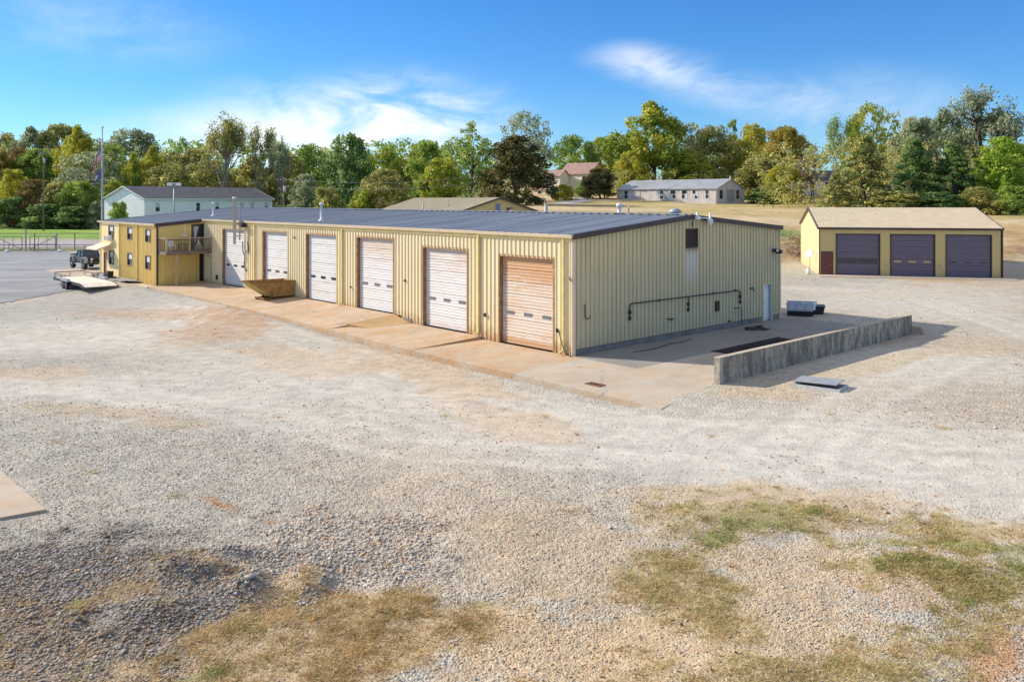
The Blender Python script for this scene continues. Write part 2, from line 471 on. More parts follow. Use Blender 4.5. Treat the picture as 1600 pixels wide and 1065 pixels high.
HEAPS = [(395, 895, 0.55, 0.50, 0.34), (290, 872, 1.0, 0.35, 0.20), (485, 885, 0.40, 0.85, 0.30), (300, 880, 0.8, 0.3, 0.22), (350, 855, 0.5, 0.3, 0.2), (225, 935, 0.9, 0.5, 0.20), (545, 905, 0.5, 0.5, -0.12),
         (430, 925, 0.45, 0.4, -0.16), (80, 960, 1.6, 0.6, 0.16), (320, 850, 1.4, 0.3, 0.12), (560, 950, 1.2, 0.5, 0.14), (1290, 900, 1.6, 0.9, -0.12),
         (1480, 860, 2.0, 0.9, 0.16), (1150, 790, 2.5, 0.8, 0.10)]
def gz(x, y): return float(terrain(np.array([x]), np.array([y]))[0])

def blob(u, v, px, py, rx, ry, nz, ang=0.0, k=0.9):
    a = math.radians(ang); c, s = math.cos(a), math.sin(a)
    du, dv = u - px, v - py
    d = np.hypot((du * c + dv * s) / rx, (-du * s + dv * c) / ry)
    return sstep(d + (nz - 0.5) * 2 * k, 1.25, 0.55)

TRACKS = [[spot(*q) for q in ln] for ln in (
    [(1700, 742), (1600, 735), (1300, 715), (1000, 690), (800, 655), (620, 620), (450, 575), (250, 530), (60, 490)],
    [(1700, 692), (1600, 690), (1350, 680), (1050, 660), (850, 625), (700, 590), (560, 550), (430, 515), (250, 480)],
    [(1700, 830), (1600, 800), (1400, 750), (1150, 720), (900, 705), (650, 690), (400, 640), (150, 600), (-100, 590)],
    [(1500, 560), (1350, 620), (1250, 690), (1150, 740)], [(1620, 525), (1450, 470), (1330, 455), (1240, 450)],
    [(-100, 540), (150, 530), (300, 500), (330, 470)])]
def path_distance(x, y, line):
    best = np.full(len(x), 1e9)
    for (ax, ay), (bx, by) in zip(line, line[1:]):
        vx, vy = bx - ax, by - ay
        t = np.clip(((x - ax) * vx + (y - ay) * vy) / (vx * vx + vy * vy), 0, 1)
        best = np.minimum(best, np.hypot(x - ax - t * vx, y - ay - t * vy))
    return best
def ground_layers(x, y):
    """what lies where: colour, share of loose stone, share of dry and green grass"""
    u = 800 + FOC * x / np.maximum(y, 4); v = HOR + FOC * CAMH / np.maximum(y, 4)
    n_big = fbm(x, y, 0.13, 4, 1); n_mid = fbm(x, y, 0.55, 4, 5); n_fine = fbm(x, y, 2.2, 3, 8); n_vf = fbm(x, y, 6.0, 2, 12)
    nz = 0.5 * n_mid + 0.3 * n_fine + 0.2 * n_vf
    nz = np.clip((nz - 0.5) * 1.8 + 0.5, 0, 1)
    col = np.empty((len(x), 3)); col[:] = (0.455, 0.43, 0.37)
    lft = sstep(u + (n_big - 0.5) * 500, 760, 420)
    stone = np.full(len(x), 0.62); dry = np.zeros(len(x)); green = np.zeros(len(x))
    def lay(m, c):
        col[:] = col * (1 - m[:, None]) + np.array(c) * m[:, None]
    # broad tone swings between grey and buff stone
    lay(sstep(n_big, 0.42, 0.7) * 0.5, (0.50, 0.41, 0.30))
    lay(sstep(n_mid, 0.5, 0.75) * 0.35, (0.42, 0.385, 0.345))
    lay(lft * 0.6, (0.415, 0.405, 0.365))
    # compacted pale wheel tracks
    for b in [(1250, 690, 560, 52, 3), (760, 650, 330, 45, 4), (330, 590, 420, 40, -3), (1500, 755, 200, 28, 8), (1420, 470, 190, 30, 2), (1420, 570, 260, 30, 3), (140, 520, 260, 30, -2), (620, 590, 160, 20, 8)]:
        m = blob(u, v, *b[:4], nz, b[4], 0.5)
        lay(m * 0.55, (0.54, 0.51, 0.45)); stone *= 1 - 0.5 * m
    for line in TRACKS:
        d = path_distance(x, y, line)
        w = sstep(n_mid, 0.3, 0.6) * 0.6 + 0.4
        lay(np.exp(-(d / 2.4) ** 2) * 0.35, (0.55, 0.515, 0.46)); stone *= 1 - 0.5 * np.exp(-(d / 2.2) ** 2)
        rut = np.exp(-((d - 0.85) / 0.30) ** 2) * w
        lay(rut * 0.45, (0.57, 0.54, 0.475)); stone *= 1 - 0.7 * rut
        lay(np.exp(-((d - 1.45) / 0.22) ** 2) * w * 0.3, (0.37, 0.345, 0.315))
    # bluish stone by the slab and by the asphalt
    for b in [(470, 497, 85, 14, 16), (120, 478, 190, 22, -3), (330, 460, 120, 10, 6)]:
        m = blob(u, v, *b[:4], nz, b[4], 0.4)
        lay(m * 0.7, (0.37, 0.36, 0.335)); stone *= 1 - 0.5 * m
    # rust and clay
    for b, c, a in [((330, 515, 95, 26, -8), (0.40, 0.22, 0.11), 0.5), ((250, 488, 130, 9, 2), (0.45, 0.28, 0.17), 0.5), ((400, 498, 60, 14, 0), (0.42, 0.26, 0.15), 0.4),
                    ((660, 572, 150, 26, 16), (0.50, 0.35, 0.21), 0.55), ((800, 655, 120, 28, 8), (0.56, 0.42, 0.29), 0.55), ((470, 560, 120, 22, 8), (0.50, 0.38, 0.26), 0.5),
                    ((60, 575, 110, 14, 0), (0.48, 0.38, 0.28), 0.6), ((140, 632, 120, 12, 4), (0.42, 0.33, 0.22), 0.55), ((260, 655, 70, 10, 0), (0.42, 0.33, 0.22), 0.5),
                    ((345, 773, 28, 7, 12), (0.40, 0.22, 0.10), 0.8), ((425, 797, 24, 5, 0), (0.42, 0.22, 0.10), 0.8),
                    ((1210, 610, 90, 16, 0), (0.52, 0.42, 0.28), 0.6), ((1340, 575, 140, 14, -10), (0.50, 0.41, 0.28), 0.6), ((1520, 545, 80, 12, 0), (0.50, 0.42, 0.30), 0.5),
                    ((1470, 437, 60, 4, 2), (0.46, 0.35, 0.2), 0.8), ((1380, 462, 130, 5, 2), (0.50, 0.44, 0.34), 0.6), ((20, 462, 60, 7, -4), (0.55, 0.45, 0.33), 0.8),
                    ((860, 860, 220, 75, 10), (0.50, 0.385, 0.255), 0.6), ((860, 1000, 260, 75, 0), (0.53, 0.40, 0.25), 0.85), ((1180, 985, 260, 90, -8), (0.52, 0.40, 0.26), 0.8),
                    ((1260, 860, 160, 42, 4), (0.52, 0.41, 0.28), 0.7), ((1560, 1000, 80, 90, 20), (0.44, 0.235, 0.10), 0.8), ((1430, 900, 90, 45, 0), (0.45, 0.30, 0.18), 0.5),
                    ((1210, 770, 260, 26, 2), (0.52, 0.40, 0.26), 0.7), ((1560, 820, 90, 22, 10), (0.52, 0.42, 0.30), 0.6)]:
        m = blob(u, v, *b[:4], nz, b[4], 0.75)
        lay(m * a, c); stone *= 1 - 0.25 * m * a
    # coarse dark stone near left
    m = blob(u, v, 220, 900, 420, 95, nz, 4, 0.5); lay(m * 0.85, (0.215, 0.195, 0.175)); stone = np.maximum(stone, m)
    m = blob(u, v, 60, 1000, 320, 110, nz, 10, 0.6); lay(m * 0.7, (0.19, 0.15, 0.115)); stone = np.maximum(stone, m * 0.9)
    m = blob(u, v, 560, 840, 220, 80, nz, 6, 0.5); lay(m * 0.6, (0.45, 0.41, 0.36)); stone = np.maximum(stone, m * 0.95)
    # grass
    for b, a in [((500, 1020, 230, 75, -8), 1.0), ((610, 950, 110, 45, 14), 1.0), ((400, 1060, 170, 40, -6), 1.0), ((190, 915, 75, 34, 0), 0.4), ((60, 1000, 120, 80, 0), 0.15), ((280, 865, 90, 14, 8), 0.2),
                 ((1180, 800, 150, 30, 3), 0.85), ((1040, 800, 70, 30, 0), 0.5), ((1480, 830, 140, 36, 8), 0.95), ((1500, 890, 140, 45, 12), 0.8), ((1080, 900, 75, 40, 30), 0.75), ((1150, 965, 80, 35, 12), 0.7),
                 ((1320, 1030, 240, 45, 0), 0.6), ((1540, 960, 90, 60, 0), 0.6), ((1010, 900, 50, 30, 0), 0.4), ((1420, 1000, 120, 40, 0), 0.45), ((900, 1050, 240, 22, 0), 0.35), ((1300, 800, 110, 26, 0), 0.6)]:
        m = blob(u, v, *b[:4], nz, b[4], 1.0) * a
        dry = np.maximum(dry, m)
    for b in [((1120, 820, 36, 14, 0)), ((1295, 833, 16, 12, 0)), ((1390, 838, 60, 12, 0)), ((1480, 830, 40, 12, 0)), ((1575, 890, 50, 40, 0)), ((1508, 925, 16, 22, 0)), ((1460, 930, 10, 8, 0)), ((1240, 790, 60, 14, 0)),
              ((1570, 850, 60, 18, 0)), ((305, 1045, 34, 14, -12)), ((335, 1028, 16, 10, 0)), ((119, 925, 9, 13, 0)), ((390, 960, 16, 8, 0)), ((1450, 870, 90, 20, 10)), ((1190, 800, 70, 18, 0))]:
        green = np.maximum(green, blob(u, v, *b[:4], nz, b[4], 1.0))
    near = sstep(y, 30, 26)
    dry *= near; green *= near
    lay(np.clip(dry * 0.75, 0, 1), (0.47, 0.345, 0.20))
    lay(np.clip(dry * 0.55, 0, 1) * sstep(x, 1.0, 4.0), (0.36, 0.305, 0.165))
    dk = dry * sstep(n_fine, 0.5, 0.66)
    lay(dk * 0.45, (0.33, 0.235, 0.10))
    lay(green * 0.5, (0.24, 0.235, 0.075))
    stone *= 1 - 0.65 * np.clip(dry + green, 0, 1)
    # the field on the right and the lawn on the left
    w = sstep(x + (y - 100) * 0.12, -14, 2)
    fld = sstep(y + (nz - 0.5) * 6 - np.where(x > 36, -6, 0), 92, 96) * w
    lay(fld, (0.46, 0.355, 0.17))
    lay(fld * sstep(n_big, 0.45, 0.62) * 0.6, (0.35, 0.31, 0.115))
    lay(fld * sstep(fbm(x, y * 2.5, 0.07, 4, 55), 0.52, 0.68) * 0.75, (0.58, 0.46, 0.31))
    lay(fld * sstep(y, 118, 100) * sstep(n_mid, 0.42, 0.6) * 0.7, (0.40, 0.22, 0.13))
    lay(fld * sstep(y, 99, 94) * sstep(n_fine, 0.35, 0.6) * 0.6, (0.22, 0.15, 0.10))
    lay(fld * blob(u, v, 1232, 364, 30, 8, nz, 0, .3) * 0, (0.12, 0.22, 0.04))
    gp = np.exp(-(((x - 33) / 3.5) ** 2 + ((y - 104) / 3) ** 2)); lay(fld * gp * 0.9, (0.13, 0.22, 0.05))
    lwn = (1 - w) * sstep(y + (x + 60) * 0.05, 150, 152)
    lay(lwn, (0.20, 0.34, 0.05)); lay(lwn * sstep(n_big, 0.45, 0.65) * 0.7, (0.28, 0.38, 0.08)); lay(lwn * sstep(y, 178, 190) * 0.6, (0.14, 0.14, 0.06))
    verge = (1 - w) * sstep(y, 114, 115) * sstep(y, 124, 123); lay(verge * 0.85, (0.15, 0.17, 0.06))
    stone *= (1 - fld) * (1 - lwn) * (1 - verge)
    grain = 0.88 + 0.24 * n_vf
    return np.clip(col * grain[:, None] * np.array((1.0, 0.99, 0.95)), 0.01, 0.8), np.clip(stone, 0, 1), dry, green

def ground_material():
    m, t, b = new_mat('gravel_yard')
    g = t.add('ShaderNodeNewGeometry').outputs['Position']
    tint = t.add('ShaderNodeAttribute', attribute_name='tint').outputs['Color']
    st = t.add('ShaderNodeAttribute', attribute_name='stone').outputs['Fac']
    vor = t.add('ShaderNodeTexVoronoi', i_Vector=g, i_Scale=26.0, i_Randomness=1.0)
    vor2 = t.add('ShaderNodeTexVoronoi', i_Vector=g, i_Scale=10.0, i_Randomness=1.0)
    cell = t.add('ShaderNodeSeparateColor', i_0=vor.outputs['Color'])
    cell2 = t.add('ShaderNodeSeparateColor', i_0=vor2.outputs['Color'])
    fine = t.noise(g, 60, 3, 0.6)
    mott = t.noise(g, 1.7, 6, 0.7)
    val = t.math('ADD', t.math('MULTIPLY', cell.outputs[0], 0.5), t.math('MULTIPLY', cell2.outputs[0], 0.25))
    val = t.math('ADD', val, 0.64)
    val = t.mix(st, t.math('ADD', t.math('MULTIPLY', fine, 0.5), 0.75), val)
    val = t.math('MULTIPLY', val, t.ramp(mott, 0.3, 0.7, 0.86, 1.13))
    c = t.mix(1.0, tint, t.add('ShaderNodeCombineColor', i_0=val, i_1=val, i_2=val).outputs[0], 'MULTIPLY')
    warm = t.mix(t.math('MULTIPLY', t.ramp(cell.outputs[1], 0.72, 0.95), st), c, t.mix(1.0, c, (1.12, 0.82, 0.55), 'MULTIPLY'))
    t.put(b.inputs['Base Color'], warm)
    b.inputs['Roughness'].default_value = 0.95
    speck = t.noise(g, 5.0, 6, 0.8)
    warm = t.mix(t.ramp(speck, 0.58, 0.72, 0.0, 0.5), warm, t.mix(1.0, warm, (0.62, 0.5, 0.38), 'MULTIPLY'))
    t.put(b.inputs['Base Color'], warm)
    b.inputs['Specular IOR Level'].default_value = 0.15
    h = t.math('ADD', t.math('MULTIPLY', vor.outputs['Distance'], -1.0), t.math('MULTIPLY', vor2.outputs['Distance'], -1.2))
    h = t.math('ADD', h, t.math('MULTIPLY', fine, 0.25))
    bn = t.add('ShaderNodeBump', i_Height=h, i_Distance=0.05)
    t.put(bn.inputs['Strength'], t.math('ADD', t.math('MULTIPLY', st, 0.6), 0.25))
    t.put(b.inputs['Normal'], bn.outputs[0])
    return m
M['ground'] = ground_material()

def axis(segs):
    out = [segs[0][0]]
    for a, b, n in segs:
        out += list(np.linspace(a, b, n + 1)[1:])
    return np.array(out)
gx = axis([(-1600, -300, 14), (-300, -90, 30), (-90, -26, 90), (-26, -12, 70), (-12, 14, 200), (14, 30, 70), (30, 80, 70), (80, 300, 30), (300, 1600, 14)])
gy = axis([(-60, 6, 12), (6, 10.5, 12), (10.5, 22, 120), (22, 34, 90), (34, 60, 100), (60, 130, 120), (130, 260, 60), (260, 500, 20), (500, 3000, 14)])
GX, GY = np.meshgrid(gx, gy)
fx_, fy_ = GX.ravel(), GY.ravel()
zz = terrain(fx_, fy_)
# the ground passes under the slabs, so it is kept below them there
lx_, ly_ = to_local(fx_, fy_)
under = sstep(ly_, -4.75, -4.45) * sstep(ly_, 18.5, 18.0) * sstep(lx_, 7.55, 7.25) * sstep(lx_, -63, -56)
zz = zz - 0.30 * under
tint_, stone_, dry_, green_ = ground_layers(fx_, fy_)
ny, nx = GX.shape
i0 = (np.arange(ny - 1)[:, None] * nx + np.arange(nx - 1)[None, :]).ravel()
quads = np.stack([i0, i0 + 1, i0 + nx + 1, i0 + nx], 1)
tag(put('ground', np_mesh('ground', np.stack([fx_, fy_, zz], 1), quads, M['ground'], {'tint': tint_, 'stone': stone_}, True)), kind='structure')

# ------------------------------------------------------------------ asphalt yard, road, slabs
def asphalt_mat():
    m, t, b = new_mat('old_asphalt')
    g = t.add('ShaderNodeNewGeometry').outputs['Position']
    big = t.noise(g, 0.12, 5, 0.6)
    sw = t.noise(t.vmath('MULTIPLY', g, (0.05, 0.55, 1)), 1.0, 5, 0.6, 1.4)
    c = t.mix(t.ramp(big, 0.35, 0.7), (0.17, 0.175, 0.185), (0.25, 0.25, 0.255))
    c = t.mix(t.ramp(sw, 0.45, 0.72, 0, 0.75), c, (0.36, 0.36, 0.36))
    c = t.mix(t.ramp(t.noise(g, 30, 3, 0.7), 0.4, 0.8, 0, 0.5), c, (0.30, 0.29, 0.28))
    vc = t.add('ShaderNodeTexVoronoi', i_Vector=t.vmath('ADD', g, t.add('ShaderNodeCombineXYZ', i_0=t.math('MULTIPLY', big, 4.0), i_1=t.math('MULTIPLY', sw, 2.0)).outputs[0]), i_Scale=0.14, feature='DISTANCE_TO_EDGE')
    c = t.mix(t.ramp(vc.outputs['Distance'], 0.010, 0.002, 0.0, 0.4), c, (0.09, 0.09, 0.09))
    t.put(b.inputs['Base Color'], c); b.inputs['Roughness'].default_value = 0.85
    return m
M['asphalt'] = asphalt_mat()
def sheet(name, poly, m, dz, n=40, kind='structure', rag=0.0):
    """a thin sheet lying on the terrain inside an outline (world x, y), as a fan of strips between two edges"""
    A, B = poly
    P = []
    def at(line, f):
        L = [0]
        for a, b in zip(line, line[1:]): L.append(L[-1] + math.dist(a, b))
        d = f * L[-1]
        for k in range(len(line) - 1):
            if d <= L[k + 1] + 1e-9:
                q = (d - L[k]) / max(L[k + 1] - L[k], 1e-9)
                return [line[k][0] + (line[k + 1][0] - line[k][0]) * q, line[k][1] + (line[k + 1][1] - line[k][1]) * q]
        return list(line[-1])
    mseg = 24
    pts = []
    for i in range(n + 1):
        a, b = at(A, i / n), at(B, i / n)
        if rag:
            w = (float(fbm(np.array([i * 0.37]), np.array([3.1]), 1.0, 3, 4)[0]) - 0.5) * rag
            w += (float(fbm(np.array([i * 1.9]), np.array([7.7]), 1.0, 2, 4)[0]) - 0.5) * rag * 0.5
            d = Vector((a[0] - b[0], a[1] - b[1])).normalized() * w
            a[0] += d.x; a[1] += d.y
        for j in range(mseg + 1):
            q = j / mseg
            pts.append((a[0] + (b[0] - a[0]) * q, a[1] + (b[1] - a[1]) * q))
    pts = np.array(pts)
    z = terrain(pts[:, 0], pts[:, 1]) + dz
    k = mseg + 1
    i0 = (np.arange(n)[:, None] * k + np.arange(mseg)[None, :]).ravel()
    q = np.stack([i0, i0 + 1, i0 + k + 1, i0 + k], 1)
    if kind: return tag(put(name, np_mesh(name, np.column_stack([pts, z]), q, m, None, True)), kind=kind)
    return put(name, np_mesh(name, np.column_stack([pts, z]), q, m, None, True))
near_edge = [spot(-500, 500), spot(-200, 480), spot(0, 470), spot(90, 456), spot(170, 447), spot(232, 447)]
far_edge = [(-130, 112), (-95, 113.5), (-68, 114), (-60, 113), (-48, 96), to_world(-50, -4.3)[:2]]
sheet('asphalt_yard', (near_edge, far_edge), M['asphalt'], 0.03, 240, rag=1.6)
M['road'] = mat('pinkish_road', (0.40, 0.35, 0.33), 0.9, 0.12, 0.3)
sheet('road', ([(-260, 118), (-100, 122.5), (-52, 127), (0, 135)], [(-260, 140), (-100, 143), (-52, 150), (0, 160)]), M['road'], 0.05, 60)
M['drive'] = mat('pale_driveway', (0.42, 0.39, 0.36), 0.9, 0.1, 0.3)
sheet('driveway', ([(6, 165), (13, 186), (14, 215)], [(11.5, 165), (18, 184), (19.5, 215)]), M['drive'], 0.07, 30)

def slab_mat(name, base, rusty):
    m, t, b = new_mat(name)
    g = t.add('ShaderNodeNewGeometry').outputs['Position']
    big = t.noise(g, 0.35, 5, 0.6); mid = t.noise(g, 1.6, 5, 0.65); fine = t.noise(g, 14, 4, 0.7)
    c = t.mix(t.ramp(big, 0.35, 0.7), base, tuple(k * 0.82 for k in base))
    # rust running out of the doors, streaked square to the front
    du = t.add('ShaderNodeVectorMath', operation='DOT_PRODUCT'); t.put(du.inputs[0], g); du.inputs[1].default_value = tuple(BU)
    dv = t.add('ShaderNodeVectorMath', operation='DOT_PRODUCT'); t.put(dv.inputs[0], g); dv.inputs[1].default_value = tuple(BV)
    sv = t.add('ShaderNodeCombineXYZ', i_0=t.math('MULTIPLY', du.outputs['Value'], 1.1), i_1=t.math('MULTIPLY', dv.outputs['Value'], 0.25))
    s = t.noise(sv.outputs[0], 1.0, 5, 0.65)
    c = t.mix(t.ramp(t.math('ADD', t.math('MULTIPLY', s, 0.6), t.math('MULTIPLY', mid, 0.45)), 0.42, 0.68, 0.0, rusty), c, (0.50, 0.285, 0.12))
    c = t.mix(t.ramp(mid, 0.58, 0.75, 0, 0.45), c, tuple(k * 0.6 for k in base))
    c = t.mix(t.ramp(fine, 0.55, 0.8, 0, 0.35), c, tuple(k * 0.6 for k in base))
    vc = t.add('ShaderNodeTexVoronoi', i_Vector=t.vmath('ADD', g, t.add('ShaderNodeCombineXYZ', i_0=mid, i_1=mid).outputs[0]), i_Scale=0.23, feature='DISTANCE_TO_EDGE')
    c = t.mix(t.ramp(vc.outputs['Distance'], 0.006, 0.001, 0.0, 0.4), c, (0.14, 0.115, 0.09))
    oil = t.noise(g, 0.9, 3, 0.5)
    c = t.mix(t.ramp(oil, 0.66, 0.78, 0, 0.5), c, (0.14, 0.12, 0.10))
    t.put(b.inputs['Base Color'], c); b.inputs['Roughness'].default_value = 0.9
    bn = t.add('ShaderNodeBump', i_Height=fine, i_Strength=0.2, i_Distance=0.02); t.put(b.inputs['Normal'], bn.outputs[0])
    return m
M['slab_rust'] = slab_mat('rust_stained_concrete', (0.53, 0.42, 0.30), 0.9)
M['slab_tan'] = slab_mat('tan_concrete', (0.50, 0.44, 0.35), 0.5)
M['slab_grey'] = slab_mat('grey_concrete_slab', (0.27, 0.26, 0.235), 0.12)

M['sand_concrete'] = slab_mat('orange_stained_concrete', (0.52, 0.36, 0.18), 0.9)
apron = tag(thing('concrete_apron', None, None), kind='structure')
def slab(name, q, m, parent=apron, thick=0.35):
    """q: four corners in workshop coordinates (x, y, z of the top), counter-clockwise"""
    hi = [Vector(to_world(x, y, z)) for x, y, z in q]
    lo = [p - Vector((0, 0, thick)) for p in hi]
    return MB().hexa(lo, hi).build(name, m, parent)
G = 0.012
fronts = [(-8, -6.55, 0.15, 0.02), (-13.2, -8, 0.15, 0.05)]
JX = [7.48, 0.6, -6.3, -13.95, -19.8, -26.2, -32.6, -41.0]
INZ = {0: 0.0, 1: -0.01, 2: 0.13, 3: 0.47, 4: 0.47, 5: 0.46, 6: 0.45}
OUTZ = [-0.12, -0.09, -0.05, 0.06, 0.16, 0.23, 0.26, 0.27]
for k in range(7):
    a, b = JX[k], JX[k + 1]
    yo0, yo1 = -4.35 + 0.06 * math.sin(k * 2.1), -4.35 + 0.06 * math.sin((k + 1) * 2.1)
    yi = -0.04 if k else -0.10
    slab('slab', [(b + G, yo1, OUTZ[k + 1]), (a - G + (0.75 if k == 0 else 0), yo0, OUTZ[k]), (a - G, yi, INZ[k]), (b + G, yi, INZ[k])], M['slab_rust'] if k else M['slab_tan'])
# the slabs behind the low wall and beside the gable
JY = [-0.08, 6.0, 12.0, 18.0, 24.5]
for k in range(4):
    for xa, xb in ((0.02, 3.7), (3.7, 7.45)):
        slab('slab', [(xa + G, JY[k] + G, 0.0), (xb - G, JY[k] + G, -0.01), (xb - G, JY[k + 1] - G, -0.01), (xa + G, JY[k + 1] - G, 0.0)], M['slab_tan'] if k == 0 and xa > 1 else M['slab_grey'])
walk = tag(thing('walkway', None, None), kind='structure')
for k in range(3):
    a, b = -41.03 - 5 * k, -41.03 - 5 * (k + 1)
    slab('slab', [(b + G, -5.1, 0.16 - .02 * k), (a - G, -5.0, 0.2 - .02 * k), (a - G, -3.62, 0.26 - .02 * k), (b + G, -3.62, 0.24 - .02 * k)], M['slab_tan'], walk)
for k in range(3):
    a, b = -56.1 - 3.2 * k, -56.1 - 3.2 * (k + 1)
    slab('slab', [(b + G, -5.6, 0.12), (a - G, -5.6, 0.14), (a - G, 4, 0.14), (b + G, 4, 0.12)], M['slab_tan'], walk)
pad = MB().hexa([(-14.5, 19.2, -0.5), (*spot(0, 808, -.1), -0.5), (*spot(72, 795, -.1), -0.5), (*spot(0, 735, -.1), -0.5)],
                [(-14.5, 19.2, -0.10), (*spot(0, 808, -.1), -0.10), (*spot(72, 795, -.1), -0.10), (*spot(0, 735, -.1), -0.09)])
tag(pad.build('concrete_pad', M['slab_tan']), kind='structure')
# the step between the two floor levels is made up by a short ramp
slab('ramp', [(-13.93, -3.2, 0.24), (-12.4, -2.6, 0.075), (-12.4, -0.06, 0.15), (-13.93, -0.06, 0.475)], M['sand_concrete'])
# ------------------------------------------------------------------ ribbed steel sheets
def ribbed(mb, P, width, z0, z1, holes=(), pitch=0.305, depth=0.045, flat=0.60, dirn=(1, 0, 0), nrm=(0, -1, 0), up=(0, 0, 1)):
    """adds a ribbed sheet: runs along dirn from P, stands along up from z0(s) to z1(s), ribs proud along nrm; holes: (s0, s1, h0, h1)"""
    dirn, nrm, up, P = Vector(dirn), Vector(nrm), Vector(up), Vector(P)
    f0 = z0 if callable(z0) else (lambda s: z0)
    f1 = z1 if callable(z1) else (lambda s: z1)
    xs = {0.0, width}
    k = 0
    brk = [0, flat, flat + 0.12, 1 - 0.12]
    while k * pitch < width:
        for b in brk:
            s = (k + b) * pitch
            if s < width: xs.add(round(s, 5))
        k += 1
    for h in holes:
        for e in h[:2]:
            if 0 < e < width: xs.add(round(e, 5))
    for e in getattr(f0, 'breaks', ()): xs.add(e); xs.add(e + 0.002)
    for e in getattr(f1, 'breaks', ()): xs.add(e)
    xs = sorted(xs)
    def off(s):
        f = (s / pitch) % 1.0
        if f < flat: return 0.0
        if f < flat + 0.12: return depth * (f - flat) / 0.12
        if f < 1 - 0.12: return depth
        return depth * (1 - f) / 0.12
    def pt(s, z): return P + dirn * s + up * z + nrm * off(s)
    for a, b in zip(xs, xs[1:]):
        m = (a + b) / 2
        hs = sorted((h[2], h[3]) for h in holes if h[0] <= m <= h[1])
        lo = [f0(m if b - a > .01 else a), ]
        a0, b0, a1, b1 = f0(a + 1e-4), f0(b - 1e-4), f1(a), f1(b)
        if abs(a0 - b0) > 0.1: b0 = a0
        za, zb = a0, b0
        for h0, h1 in hs:
            if h0 > za + 1e-4: mb.poly([pt(a, za), pt(b, zb), pt(b, h0), pt(a, h0)])
            za = zb = h1
        mb.poly([pt(a, za), pt(b, zb), pt(b, b1), pt(a, a1)])
    return mb

def window(parent, x, z, w, h, y=0.0, ax='x', sgn=-1, frame=M['brown_frame'], pane=M['glass'], curtain=True, t=0.06, name='window', sill=False):
    """a framed window on a wall: ax is the axis the wall runs along, sgn the side it faces"""
    def B(mb, a0, b0, a1, b1, d0, d1):
        d0, d1 = y + sgn * d0, y + sgn * d1
        lo, hi = min(d0, d1), max(d0, d1)
        if ax == 'x': mb.box(a0, lo, b0, a1, hi, b1)
        else: mb.box(lo, a0, b0, hi, a1, b1)
        return mb
    f = MB()
    B(f, x, z, x + t, z + h, -0.1, 0.055); B(f, x + w - t, z, x + w, z + h, -0.1, 0.055)
    B(f, x + t, z, x + w - t, z + t, -0.1, 0.054); B(f, x + t, z + h - t, x + w - t, z + h, -0.1, 0.054)
    B(f, x + t, z + h / 2 - t / 3, x + w - t, z + h / 2 + t / 3, -0.04, 0.02)
    o = f.build(name, frame, parent)
    B(MB(), x + t, z + t, x + w - t, z + h - t, -0.06, -0.045).build('pane', pane, o)
    if curtain:
        B(MB(), x + t + 0.01, z + h * 0.52, x + w - t - 0.01, z + h - t - 0.01, -0.0449, -0.03).build('blind', M['curtain'], o)
    return o

def overhead_door(parent, x0, x1, z0, h, y, paint, pane=M['glass'], npane=3, rows=7, win_row=2, label=None, glazed_row=None, wy=0.165, wx=0.56, name='overhead_door'):
    """sectional door lying in an opening: an Empty part whose sections and panes are sub-parts"""
    d = bpy.data.objects.new(name, None); COL.objects.link(d); d.parent = parent; d.location = (x0, y, z0)
    if label: d['label'] = label
    w = x1 - x0; sh = h / rows
    mb = MB()
    mb.box(0.03, 0, 0.006, w - 0.03, 0.04, sh - 0.008)
    for k in range(4):
        z = sh * (k + 0.5) / 4
        mb.box(0.03, -0.022, z - sh * 0.075, w - 0.03, -0.0005, z + sh * 0.075)
    me = mb.mesh('door_section', paint)
    # every section carries its own height in the paint pattern, so the mesh is repeated per row
    for r in range(rows):
        mm = me.copy()
        for v in mm.vertices: v.co.z += r * sh
        put('door_section', mm, d)
        if r == win_row:
            for i in range(npane):
                c = w * (0.16 + 0.68 * i / (npane - 1))
                MB().box(c - wx / 2, -0.034, r * sh + sh / 2 - wy / 2, c + wx / 2, -0.023, r * sh + sh / 2 + wy / 2).build('pane', pane, d)
        if glazed_row == r:
            for i in range(4):
                a, b = w * (0.03 + 0.235 * i), w * (0.03 + 0.235 * (i + 1)) - 0.05
                MB().box(a, -0.034, r * sh + 0.05, b, -0.023, r * sh + sh - 0.05).build('pane', M['glass_purple'], d)
    return d

# ------------------------------------------------------------------ the long workshop
W_ = thing('metal_workshop', 'long cream steel workshop with six overhead doors and a yellow office end', 'workshop', tuple(C0), B_ANG)
L, S, D, RY = 41.0, 55.0, 17.7, 8.85
ZE, SL = 5.44, 0.0859
def zr(y): return ZE + SL * (y if y <= RY else 2 * RY - y)
doors = [(-37.3, -33.5, 0.47, M['door_white']), (-30.45, -26.8, 0.47, M['door_white']), (-24.2, -20.4, 0.47, M['door_white']), (-17.95, -14.15, 0.47, M['door_chalk']),
         (-11.25, -7.5, 0.14, M['door_streak']), (-4.96, -1.27, -0.005, M['door_rust'])]
def foot(s):
    x = s - L
    return 0.45 if x < -13.3 else (0.11 if x < -6.3 else -0.03)
foot.breaks = (L - 13.3, L - 6.3)
holes = [(a + L, b + L, z - 0.2, z + 4.25) for a, b, z, _ in doors]
ribbed(MB(), (-L, 0, 0), L, foot, ZE - 0.16, holes).build('front_wall', M['cream'], W_)
top = lambda t: zr(t) - 0.10
top.breaks = (RY,)
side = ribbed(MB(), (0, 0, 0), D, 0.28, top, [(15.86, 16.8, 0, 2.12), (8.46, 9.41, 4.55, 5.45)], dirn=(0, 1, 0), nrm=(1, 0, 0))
side.build('gable_wall', M['cream_shade'], W_)
